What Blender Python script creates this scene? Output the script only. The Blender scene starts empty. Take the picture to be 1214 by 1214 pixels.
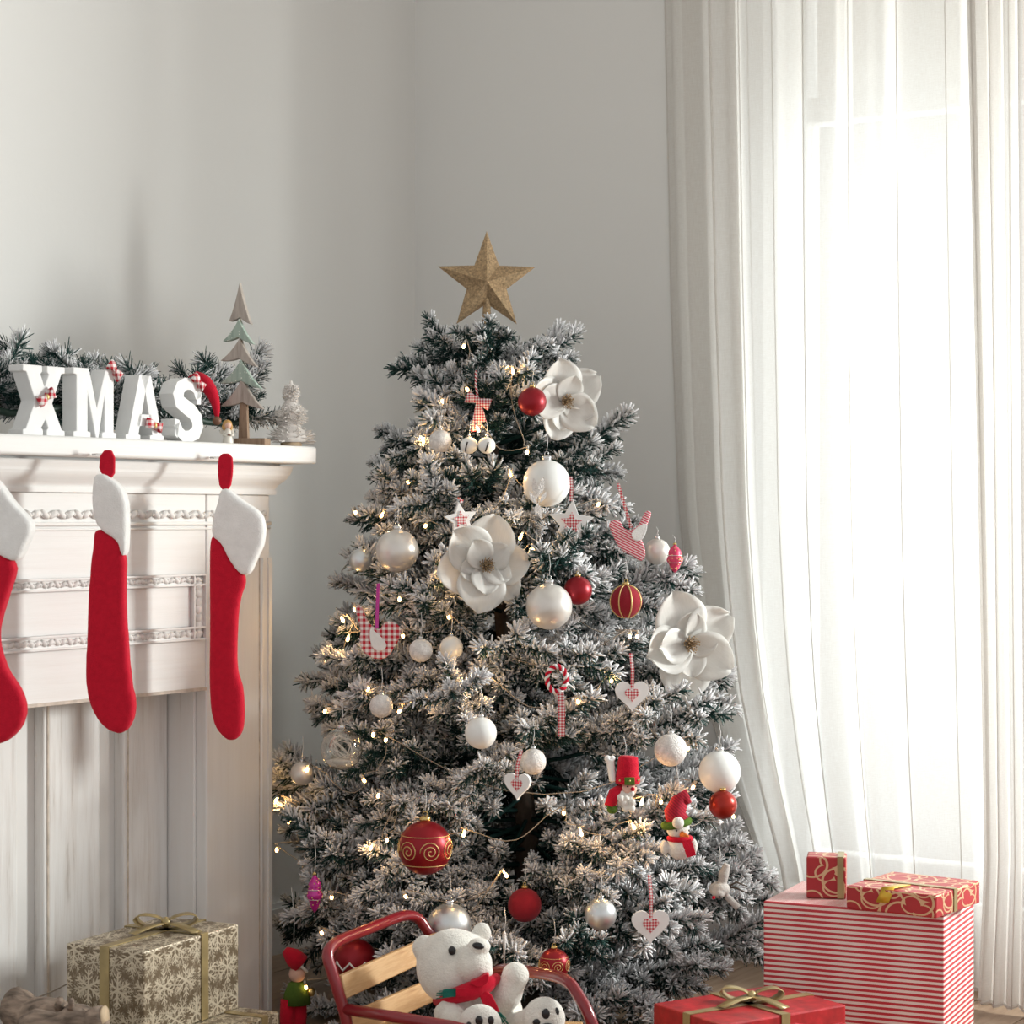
import bpy, bmesh, math, random
from math import sin, cos, pi, radians as R, sqrt, atan2, exp
from mathutils import Vector, Matrix

scene = bpy.context.scene
COL = scene.collection
random.seed(11)

# ------------------------------------------------------------------ camera, world, light, exposure
F, CX, HY, H = 2530.0, 607.0, 612.0, 0.87      # focal length in px, centre, horizon row, camera height (m)
cd = bpy.data.cameras.new('camera'); cam = bpy.data.objects.new('camera', cd); COL.objects.link(cam)
cam.location = (0, 0, H); cam.rotation_euler = (R(90), 0, 0)
cd.sensor_width = 36; cd.lens = F / 1214 * 36; cd.shift_y = (HY - 607) / 1214.0
cd.clip_start = 0.05
cd.dof.use_dof = True; cd.dof.focus_distance = 3.5; cd.dof.aperture_fstop = 9.0
scene.camera = cam

w = bpy.data.worlds.new('overcast'); scene.world = w; w.use_nodes = True
bg = w.node_tree.nodes['Background']; bg.inputs['Color'].default_value = (1.0, 0.99, 0.98, 1); bg.inputs['Strength'].default_value = 0.62

# room axes: the fireplace wall runs along T, the window wall along N
T = Vector((0.558, 0.830, 0)).normalized(); N = Vector((T.y, -T.x, 0))
C0 = Vector((-0.4084, 3.6, 0))                  # front right foot of the fireplace
FD = 0.42                                       # fireplace depth
CORNER = C0 - N * FD + T * 0.978

def area(name, loc, target, sx, sy, power, color):
    l = bpy.data.lights.new(name, 'AREA'); l.shape = 'RECTANGLE'; l.size = sx; l.size_y = sy; l.energy = power; l.color = color
    o = bpy.data.objects.new(name, l); COL.objects.link(o); o.location = loc
    o.rotation_euler = (Vector(target) - Vector(loc)).to_track_quat('-Z', 'Y').to_euler()
    return o
# daylight behind the curtained part of the window, and through its bare part beyond the curtains
p1 = CORNER + N * 1.22 + T * 0.45 + Vector((0, 0, 1.3)); area('window_daylight', p1, p1 - T, 1.15, 2.4, 21, (0.93, 0.97, 1.0))
p2 = CORNER + N * 2.47 + T * 0.26 + Vector((0, 0, 1.10)); area('window_right_offscreen', p2, Vector((-0.5, 3.3, 0.8)), 0.30, 0.55, 62, (1.0, 0.985, 0.97))

vs = scene.view_settings
vs.view_transform = 'Standard'; vs.look = 'None'; vs.gamma = 1.0; vs.exposure = 0.20; vs.use_curve_mapping = False
scene.cycles.use_denoising = True

# ------------------------------------------------------------------ pixel helpers
def P(x, y, d): return Vector(((x - CX) / F * d, d, H + (HY - y) / F * d))
def on_z(x, y, z):
    d = (H - z) * F / (y - HY); return P(x, y, d)
def on_fire(x, y, ly=0.0):
    """point on the plane parallel to the fireplace front, ly behind it"""
    u = (x - CX) / F; o = C0 - N * ly
    s = (o.x - u * o.y) / (T.x - u * T.y)
    d = o.y - s * T.y
    return P(x, y, d)
def fire_local(x, y, ly=0.0):
    p = on_fire(x, y, ly); q = p - C0
    return (q.dot(T), p.z)
def s_on_right(x, off):
    """distance along the window wall from the corner at pixel column x, off in front of the wall"""
    u = (x - CX) / F; o = CORNER - T * off
    return (u * o.y - o.x) / (N.x - u * N.y)
def interp(tab, v):
    if v <= tab[0][0]: return tab[0][1]
    for (a, b), (c, d) in zip(tab, tab[1:]):
        if v <= c: return b + (d - b) * (v - a) / (c - a)
    return tab[-1][1]

# ------------------------------------------------------------------ materials
def new_mat(name):
    m = bpy.data.materials.new(name); m.use_nodes = True
    return m, m.node_tree.nodes, m.node_tree.links, m.node_tree.nodes['Principled BSDF']
def rgba(c): return (c[0], c[1], c[2], 1)
def plain(name, col, rough=0.5, metal=0.0, var=0.06, scale=30, bump=0.0, bscale=200, sheen=0.0, coat=0.0, spec=0.5, emit=None, es=0, trans=0, sss=0, stretch=None):
    m, n, l, b = new_mat(name)
    tc = n.new('ShaderNodeTexCoord'); co = tc.outputs['Object']
    if stretch:
        mp = n.new('ShaderNodeMapping'); mp.inputs['Scale'].default_value = stretch; l.new(co, mp.inputs[0]); co = mp.outputs[0]
    nz = n.new('ShaderNodeTexNoise'); nz.inputs['Scale'].default_value = scale; nz.inputs['Detail'].default_value = 5; l.new(co, nz.inputs['Vector'])
    cr = n.new('ShaderNodeValToRGB')
    cr.color_ramp.elements[0].position = 0.3; cr.color_ramp.elements[1].position = 0.7
    cr.color_ramp.elements[0].color = rgba([max(0, c * (1 - var * 2)) for c in col]); cr.color_ramp.elements[1].color = rgba([min(1, c * (1 + var)) for c in col])
    l.new(nz.outputs[0], cr.inputs[0]); l.new(cr.outputs[0], b.inputs['Base Color'])
    b.inputs['Roughness'].default_value = rough; b.inputs['Metallic'].default_value = metal
    b.inputs['Sheen Weight'].default_value = sheen; b.inputs['Coat Weight'].default_value = coat; b.inputs['Specular IOR Level'].default_value = spec
    b.inputs['Transmission Weight'].default_value = trans
    if sss: b.inputs['Subsurface Weight'].default_value = sss; b.inputs['Subsurface Radius'].default_value = (0.01, 0.01, 0.01); b.inputs['Subsurface Scale'].default_value = 0.5
    if emit: b.inputs['Emission Color'].default_value = rgba(emit); b.inputs['Emission Strength'].default_value = es
    if bump:
        n2 = n.new('ShaderNodeTexNoise'); n2.inputs['Scale'].default_value = bscale; n2.inputs['Detail'].default_value = 4; l.new(co, n2.inputs['Vector'])
        bp = n.new('ShaderNodeBump'); bp.inputs['Strength'].default_value = bump; bp.inputs['Distance'].default_value = 0.004
        l.new(n2.outputs[0], bp.inputs['Height']); l.new(bp.outputs[0], b.inputs['Normal'])
    return m

class E:
    """tiny node-expression helper"""
    def __init__(s, m): s.n = m.node_tree.nodes; s.l = m.node_tree.links
    def op(s, o, a, b=None, c=None):
        nd = s.n.new('ShaderNodeMath'); nd.operation = o
        for i, v in enumerate((a, b, c)):
            if v is None: continue
            if isinstance(v, (int, float)): nd.inputs[i].default_value = v
            else: s.l.new(v, nd.inputs[i])
        return nd.outputs[0]
    def xyz(s, kind='Object'):
        tc = s.n.new('ShaderNodeTexCoord'); sp = s.n.new('ShaderNodeSeparateXYZ'); s.l.new(tc.outputs[kind], sp.inputs[0]); return sp.outputs
    def mix(s, f, a, b):
        nd = s.n.new('ShaderNodeMix'); nd.data_type = 'RGBA'
        s.l.new(f, nd.inputs[0])
        for i, v in ((6, a), (7, b)):
            if isinstance(v, (tuple, list)): nd.inputs[i].default_value = rgba(v)
            else: s.l.new(v, nd.inputs[i])
        return nd.outputs[2]
    def noise(s, scale, detail=4, stretch=None, kind='Object', rough=0.5):
        tc = s.n.new('ShaderNodeTexCoord'); mp = s.n.new('ShaderNodeMapping'); s.l.new(tc.outputs[kind], mp.inputs[0])
        if stretch: mp.inputs['Scale'].default_value = stretch
        nz = s.n.new('ShaderNodeTexNoise'); nz.inputs['Scale'].default_value = scale; nz.inputs['Detail'].default_value = detail; nz.inputs['Roughness'].default_value = rough
        s.l.new(mp.outputs[0], nz.inputs['Vector']); return nz.outputs[0]
    def ramp(s, v, stops):
        cr = s.n.new('ShaderNodeValToRGB'); el = cr.color_ramp.elements
        while len(el) < len(stops): el.new(0.5)
        for e, (p, c) in zip(el, stops): e.position = p; e.color = rgba(c)
        s.l.new(v, cr.inputs[0]); return cr.outputs[0]
    def bump(s, h, b, st=0.4, dist=0.003):
        bp = s.n.new('ShaderNodeBump'); bp.inputs['Strength'].default_value = st; bp.inputs['Distance'].default_value = dist
        s.l.new(h, bp.inputs['Height']); s.l.new(bp.outputs[0], b.inputs['Normal'])

def wood_mat(name, stops, stretch, scale=7, rough=0.6, bump=0.3):
    m, n, l, b = new_mat(name); e = E(m)
    v = e.noise(scale, 8, stretch, rough=0.65); l.new(e.ramp(v, stops), b.inputs['Base Color']); b.inputs['Roughness'].default_value = rough
    if bump: e.bump(v, b, bump, 0.002)
    return m
WH = (0.80, 0.795, 0.78)
# whitewashed, worn paint (grain along X for horizontals, along Z for verticals)
wh_stops = [(0.27, (0.50, 0.45, 0.41)), (0.34, (0.78, 0.765, 0.745)), (0.5, WH), (0.8, (0.83, 0.825, 0.815))]
M = {}
M['paint_h'] = wood_mat('whitewashed_wood_horizontal', wh_stops, (0.6, 7, 12))
M['paint_v'] = wood_mat('whitewashed_wood_vertical', wh_stops, (9, 7, 0.5))
M['paint_board'] = wood_mat('weathered_whitewash', [(0.28, (0.48, 0.44, 0.40)), (0.40, (0.72, 0.70, 0.675)), (0.55, WH), (0.8, (0.83, 0.825, 0.815))], (14, 8, 0.8), scale=6)
M['paint_inner'] = plain('cream_board_paint', (0.80, 0.79, 0.77), 0.6, var=0.04, scale=4)
M['carve'] = plain('carved_plaster', (0.78, 0.77, 0.75), 0.7, var=0.12, scale=60)
M['edge'] = plain('worn_edge', (0.62, 0.54, 0.46), 0.7, var=0.15, scale=50)
def wall_mat(name, col, stain):
    m, n, l, b = new_mat(name); e = E(m)
    v = e.noise(1.6, 5); f = e.noise(14, 6)
    c = e.mix(e.op('MULTIPLY', v, 0.5), col, stain)
    l.new(c, b.inputs['Base Color']); b.inputs['Roughness'].default_value = 0.9
    e.bump(f, b, 0.12, 0.01)
    return m
M['wall_l'] = wall_mat('plaster_wall', (0.79, 0.785, 0.765), (0.76, 0.752, 0.725))
M['wall_r'] = M['wall_l']
M['floor'] = wood_mat('oak_floor', [(0.25, (0.22, 0.14, 0.09)), (0.5, (0.36, 0.25, 0.17)), (0.75, (0.45, 0.33, 0.24))], (1, 12, 12), scale=4, rough=0.45)
M['white'] = plain('white_paint', (0.84, 0.84, 0.83), 0.45, var=0.03)
M['letter'] = plain('white_letter_paint', (0.77, 0.775, 0.77), 0.55, var=0.03, bump=0.08, bscale=90)
M['felt_red'] = plain('red_felt', (0.56, 0.012, 0.034), 0.95, var=0.05, scale=120, bump=0.35, bscale=600, sheen=0.1, spec=0.1)
M['felt_white'] = plain('white_felt', (0.84, 0.84, 0.83), 0.95, var=0.03, scale=80, bump=0.3, bscale=500, sheen=0.4, spec=0.1)
M['felt_green'] = plain('green_felt', (0.09, 0.16, 0.03), 0.95, var=0.15, bump=0.3, bscale=500, spec=0.1)
M['felt_dark_red'] = M['felt_red']
M['felt_grey'] = plain('grey_felt', (0.50, 0.47, 0.44), 0.95, var=0.1, bump=0.3, bscale=400, spec=0.1)
M['skin'] = plain('pale_pink_felt', (0.75, 0.48, 0.38), 0.9)
M['orange'] = plain('orange_felt', (0.75, 0.20, 0.04), 0.9)
M['plush'] = plain('white_plush', (0.80, 0.78, 0.72), 1.0, var=0.05, scale=60, bump=0.5, bscale=330, sheen=0.5, spec=0.05)
M['black'] = plain('black_plastic', (0.012, 0.012, 0.014), 0.3)
M['teal'] = plain('teal_yarn', (0.01, 0.16, 0.12), 0.9, var=0.2)
M['gold'] = plain('gold_glitter', (0.50, 0.35, 0.20), 0.45, 0.6, var=0.25, scale=260, bump=0.6, bscale=900)
M['gold_cap'] = plain('gold_metal', (0.75, 0.55, 0.22), 0.3, 1.0)
M['gold_paint'] = plain('gold_paint', (0.72, 0.52, 0.22), 0.45, 0.6)
M['gold_ribbon'] = plain('gold_satin_ribbon', (0.42, 0.33, 0.16), 0.38, 0.5, var=0.12)
M['silver_cap'] = plain('silver_metal', (0.75, 0.75, 0.74), 0.25, 1.0)
M['ball_white'] = plain('matte_white_glass', (0.80, 0.81, 0.79), 0.35, var=0.01, coat=0.15)
M['ball_pearl'] = plain('pearl_silver', (0.72, 0.69, 0.65), 0.33, 0.45, var=0.02)
M['ball_silver'] = plain('brushed_silver', (0.66, 0.69, 0.70), 0.36, 0.8, var=0.02)
M['ball_glitter'] = plain('white_glitter', (0.80, 0.77, 0.74), 0.55, 0.1, var=0.10, scale=150, bump=0.7, bscale=420)
M['ball_red'] = plain('matte_red_metallic', (0.27, 0.005, 0.013), 0.36, 0.45, var=0.03)
M['ball_velvet'] = plain('red_velvet', (0.27, 0.004, 0.016), 0.9, var=0.1, sheen=0.06, bump=0.2, bscale=700)
M['ball_bronze'] = plain('red_orange_metallic', (0.34, 0.022, 0.012), 0.3, 0.5, var=0.15, scale=25)
M['pink_glass'] = plain('magenta_glass', (0.50, 0.015, 0.26), 0.2, 0.3, coat=0.5)
M['coral'] = plain('coral_beads', (0.70, 0.05, 0.14), 0.4, var=0.1, scale=90)
M['red_metal'] = plain('red_enamel', (0.23, 0.006, 0.014), 0.28, var=0.06, coat=0.4)
M['silk'] = plain('white_silk', (0.84, 0.83, 0.80), 0.38, var=0.03, sheen=0.3, bump=0.15, bscale=60, sss=0.2)
M['thread'] = plain('clear_thread', (0.75, 0.75, 0.74), 0.3)
M['wire'] = plain('beige_wire', (0.32, 0.275, 0.22), 0.5)
M['green_wire'] = plain('dark_green_wire', (0.02, 0.05, 0.035), 0.5)
M['bark'] = plain('trunk_bark', (0.10, 0.075, 0.055), 0.9, var=0.3, bump=0.8, bscale=60)
M['bulb'] = plain('lit_bulb', (1.0, 0.8, 0.5), 0.2, emit=(1.0, 0.52, 0.17), es=13)
M['socket'] = plain('bulb_socket', (0.55, 0.50, 0.42), 0.5)
M['red_satin'] = plain('red_satin', (0.62, 0.012, 0.03), 0.3, var=0.05)
M['yellow_ribbon'] = plain('yellow_gold_ribbon', (0.66, 0.42, 0.04), 0.35, 0.35)
M['log'] = plain('log_bark', (0.30, 0.23, 0.18), 0.95, var=0.35, scale=25, bump=1.0, bscale=45, stretch=(1, 4, 4))
M['log_end'] = plain('cut_log_end', (0.62, 0.48, 0.32), 0.8, var=0.15, scale=40)
M['hair'] = plain('golden_hair', (0.62, 0.36, 0.12), 0.6, var=0.2)
M['porcelain'] = plain('cream_porcelain', (0.80, 0.76, 0.68), 0.35)
M['brown_bead'] = plain('brown_bead', (0.20, 0.09, 0.05), 0.5)
M['grey_wood'] = wood_mat('grey_driftwood', [(0.3, (0.26, 0.22, 0.19)), (0.5, (0.40, 0.35, 0.31)), (0.75, (0.52, 0.47, 0.42))], (9, 4, 1), scale=16)
M['brown_wood'] = wood_mat('brown_wood', [(0.3, (0.17, 0.10, 0.06)), (0.5, (0.30, 0.20, 0.13)), (0.75, (0.38, 0.27, 0.19))], (9, 4, 1), scale=16)
def mint():
    m, n, l, b = new_mat('mint_paint_with_glitter'); e = E(m)
    base = e.ramp(e.noise(16, 6, (9, 4, 1)), [(0.3, (0.24, 0.32, 0.27)), (0.6, (0.37, 0.46, 0.40))])
    v = n.new('ShaderNodeTexVoronoi'); v.inputs['Scale'].default_value = 220; tc = n.new('ShaderNodeTexCoord'); l.new(tc.outputs['Object'], v.inputs['Vector'])
    c = e.mix(e.op('LESS_THAN', v.outputs['Distance'], 0.22), base, (0.8, 0.82, 0.76))
    l.new(c, b.inputs['Base Color']); b.inputs['Roughness'].default_value = 0.7
    return m
M['mint'] = mint()
M['pine'] = wood_mat('pine_slat', [(0.30, (0.42, 0.22, 0.09)), (0.45, (0.62, 0.40, 0.20)), (0.55, (0.54, 0.32, 0.15)), (0.7, (0.68, 0.47, 0.26))], (1.5, 10, 16), scale=5, rough=0.45, bump=0.1)
def gingham(name, freq, red=(0.50, 0.012, 0.03), white=(0.82, 0.78, 0.76), a=0, b_=2):
    m, n, l, b = new_mat(name); e = E(m); x = e.xyz()
    f1 = e.op('GREATER_THAN', e.op('FRACT', e.op('MULTIPLY', x[a], freq)), 0.5)
    f2 = e.op('GREATER_THAN', e.op('FRACT', e.op('MULTIPLY', x[b_], freq)), 0.5)
    s = e.op('MULTIPLY', e.op('ADD', f1, f2), 0.5)
    c = e.ramp(s, [(0.0, white), (0.5, [(p * 0.6 + q * 0.4) for p, q in zip(red, white)]), (1.0, red)])
    l.new(c, b.inputs['Base Color']); b.inputs['Roughness'].default_value = 0.9
    return m
M['gingham'] = gingham('red_gingham', 215)
M['gingham_big'] = gingham('red_gingham_cloth', 110)
def stripes(name, freq, axis, red, white, duty=0.5, kind='Object', rough=0.6, tilt=0.0):
    m, n, l, b = new_mat(name); e = E(m); x = e.xyz(kind)
    v = e.op('ADD', x[axis], e.op('MULTIPLY', x[0], tilt))
    f = e.op('GREATER_THAN', e.op('FRACT', e.op('MULTIPLY', v, freq)), duty)
    l.new(e.mix(f, red, white), b.inputs['Base Color']); b.inputs['Roughness'].default_value = rough
    return m
M['stripe_box'] = stripes('red_white_striped_paper', 1 / 0.0085, 1, (0.50, 0.035, 0.05), (0.80, 0.70, 0.66), 0.5, 'UV', 0.45)
M['stripe_bird'] = stripes('pink_striped_cotton', 230, 2, (0.62, 0.04, 0.10), (0.80, 0.66, 0.64), 0.55, tilt=0.5)
M['stripe_knit'] = stripes('red_knit', 190, 2, (0.44, 0.012, 0.035), (0.26, 0.008, 0.02), 0.5, rough=0.95, tilt=0.9)
M['candy'] = stripes('red_white_twist', 160, 2, (0.58, 0.02, 0.03), (0.84, 0.80, 0.78), 0.5, tilt=1.0)
def snowflake():
    m, n, l, b = new_mat('gold_snowflake_paper'); e = E(m)
    tc = n.new('ShaderNodeTexCoord'); sp = n.new('ShaderNodeSeparateXYZ'); l.new(tc.outputs['UV'], sp.inputs[0])
    masks = []
    for fr, ox, oy, rot in ((19, 0.1, 0.2, 0.3), (27, 0.55, 0.7, 0.0), (40, 0.3, 0.35, 0.6)):
        v_ = e.op('ADD', e.op('MULTIPLY', sp.outputs[1], fr), oy)
        row = e.op('FLOOR', v_)
        u_ = e.op('ADD', e.op('ADD', e.op('MULTIPLY', sp.outputs[0], fr), ox), e.op('MULTIPLY', row, 0.5))
        cx = e.op('SUBTRACT', e.op('FRACT', u_), 0.5); cy = e.op('SUBTRACT', e.op('FRACT', v_), 0.5)
        r = e.op('SQRT', e.op('ADD', e.op('MULTIPLY', cx, cx), e.op('MULTIPLY', cy, cy)))
        th = e.op('ADD', e.op('ARCTAN2', cy, cx), 7 + rot)
        dl = e.op('SUBTRACT', e.op('MODULO', th, pi / 3), pi / 6)
        c = e.op('MULTIPLY', r, e.op('COSINE', dl)); d = e.op('ABSOLUTE', e.op('MULTIPLY', r, e.op('SINE', dl)))
        inside = e.op('LESS_THAN', c, 0.46)
        arm = e.op('LESS_THAN', d, 0.028)
        ch = e.op('LESS_THAN', e.op('FRACT', e.op('MULTIPLY', e.op('SUBTRACT', c, d), 7)), 0.36)
        ch = e.op('MULTIPLY', ch, e.op('LESS_THAN', d, 0.13)); ch = e.op('MULTIPLY', ch, e.op('GREATER_THAN', c, 0.14))
        masks.append(e.op('MULTIPLY', e.op('MAXIMUM', arm, ch), inside))
    mk = e.op('MAXIMUM', e.op('MAXIMUM', masks[0], e.op('MULTIPLY', masks[1], 0.75)), e.op('MULTIPLY', masks[2], 0.25))
    base = e.ramp(e.noise(9, 3, kind='UV'), [(0.3, (0.13, 0.095, 0.055)), (0.7, (0.20, 0.15, 0.095))])
    l.new(e.mix(mk, base, (0.62, 0.55, 0.42)), b.inputs['Base Color'])
    b.inputs['Roughness'].default_value = 0.42; b.inputs['Metallic'].default_value = 0.2
    return m
M['snowflake'] = snowflake()
def swirl_paper():
    m, n, l, b = new_mat('red_paper_gold_loops'); e = E(m)
    tc = n.new('ShaderNodeTexCoord'); ms = []
    for sc, off, rad, wd in ((17, 0, 0.42, 0.055), (24, 3.3, 0.40, 0.06), (13, 7.1, 0.52, 0.04)):
        mp = n.new('ShaderNodeMapping'); mp.inputs['Location'].default_value = (off, off * 0.7, 0); mp.inputs['Scale'].default_value = (1, 1.25, 1); l.new(tc.outputs['UV'], mp.inputs[0])
        v = n.new('ShaderNodeTexVoronoi'); v.voronoi_dimensions = '2D'; v.inputs['Scale'].default_value = sc; l.new(mp.outputs[0], v.inputs['Vector'])
        ms.append(e.op('LESS_THAN', e.op('ABSOLUTE', e.op('SUBTRACT', v.outputs['Distance'], rad)), wd * 0.6))
    mk = e.op('MAXIMUM', e.op('MAXIMUM', ms[0], ms[1]), ms[2])
    base = e.ramp(e.noise(12, 4, kind='UV'), [(0.3, (0.34, 0.012, 0.02)), (0.7, (0.46, 0.030, 0.035))])
    l.new(e.mix(mk, base, (0.66, 0.46, 0.27)), b.inputs['Base Color']); b.inputs['Roughness'].default_value = 0.42
    l.new(e.op('MULTIPLY', mk, 0.35), b.inputs['Metallic'])
    return m
M['swirl'] = swirl_paper()
M['red_paper'] = plain('red_foil_paper', (0.46, 0.015, 0.022), 0.38, 0.1, var=0.2, scale=45, bump=0.15, bscale=60)

def needle_mat():
    m, n, l, b = new_mat('flocked_needles'); e = E(m)
    at = n.new('ShaderNodeAttribute'); at.attribute_name = 'snow'
    nz = e.noise(260, 3)
    s = e.op('ADD', at.outputs['Fac'], e.op('MULTIPLY', e.op('SUBTRACT', nz, 0.5), 0.9))
    c = e.ramp(s, [(0.20, (0.012, 0.045, 0.040)), (0.42, (0.045, 0.095, 0.085)), (0.55, (0.34, 0.35, 0.34)), (0.72, (0.72, 0.72, 0.73)), (1.0, (0.86, 0.86, 0.87))])
    l.new(c, b.inputs['Base Color']); b.inputs['Roughness'].default_value = 0.85; b.inputs['Specular IOR Level'].default_value = 0.2
    return m
M['needles'] = needle_mat()

def curtain_mat():
    m, n, l, b = new_mat('sheer_linen'); n.remove(b); e = E(m)
    out = n['Material Output']
    tc = n.new('ShaderNodeTexCoord')
    wv = e.noise(40, 6, (14, 1, 1), 'UV', 0.7); wh = e.noise(40, 6, (1, 14, 1), 'UV', 0.7)
    weave = e.op('MULTIPLY', e.op('ADD', wv, wh), 0.5)
    col = e.ramp(weave, [(0.35, (0.77, 0.735, 0.695)), (0.62, (0.88, 0.865, 0.84))])
    d = n.new('ShaderNodeBsdfDiffuse'); t = n.new('ShaderNodeBsdfTranslucent'); tr = n.new('ShaderNodeBsdfTransparent')
    l.new(col, d.inputs[0]); l.new(col, t.inputs[0])
    m1 = n.new('ShaderNodeMixShader'); m1.inputs[0].default_value = 0.55; l.new(d.outputs[0], m1.inputs[1]); l.new(t.outputs[0], m1.inputs[2])
    m2 = n.new('ShaderNodeMixShader'); m2.inputs[0].default_value = 0.14; l.new(m1.outputs[0], m2.inputs[1]); l.new(tr.outputs[0], m2.inputs[2])
    l.new(m2.outputs[0], out.inputs[0])
    return m
M['curtain'] = curtain_mat()
def silk_mat():
    m, n, l, b = new_mat('white_silk_petal'); e = E(m); out = n['Material Output']
    t = n.new('ShaderNodeBsdfTranslucent'); t.inputs[0].default_value = (0.88, 0.86, 0.82, 1)
    l.new(e.ramp(e.noise(6, 4, (1, 8, 1)), [(0.3, (0.80, 0.79, 0.76)), (0.7, (0.88, 0.87, 0.85))]), b.inputs['Base Color']); b.inputs['Roughness'].default_value = 0.42
    mx = n.new('ShaderNodeMixShader'); mx.inputs[0].default_value = 0.4; l.new(b.outputs[0], mx.inputs[1]); l.new(t.outputs[0], mx.inputs[2]); l.new(mx.outputs[0], out.inputs[0])
    return m
M['silk'] = silk_mat()
def glass_mat(name, tint, alpha):
    m, n, l, b = new_mat(name); n.remove(b); out = n['Material Output']
    g = n.new('ShaderNodeBsdfGlossy'); g.inputs['Roughness'].default_value = 0.03; t = n.new('ShaderNodeBsdfTransparent'); t.inputs[0].default_value = rgba(tint)
    lw = n.new('ShaderNodeLayerWeight'); lw.inputs[0].default_value = alpha
    mx = n.new('ShaderNodeMixShader'); l.new(lw.outputs['Facing'], mx.inputs[0]); l.new(t.outputs[0], mx.inputs[1]); l.new(g.outputs[0], mx.inputs[2]); l.new(mx.outputs[0], out.inputs[0])
    return m
M['pane'] = glass_mat('window_glass', (0.97, 0.99, 0.98), 0.1)
M['glass'] = glass_mat('clear_bauble_glass', (0.93, 0.92, 0.88), 0.42)
M['blind'] = plain('roller_blind_fabric', (0.80, 0.76, 0.70), 0.9)

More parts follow.
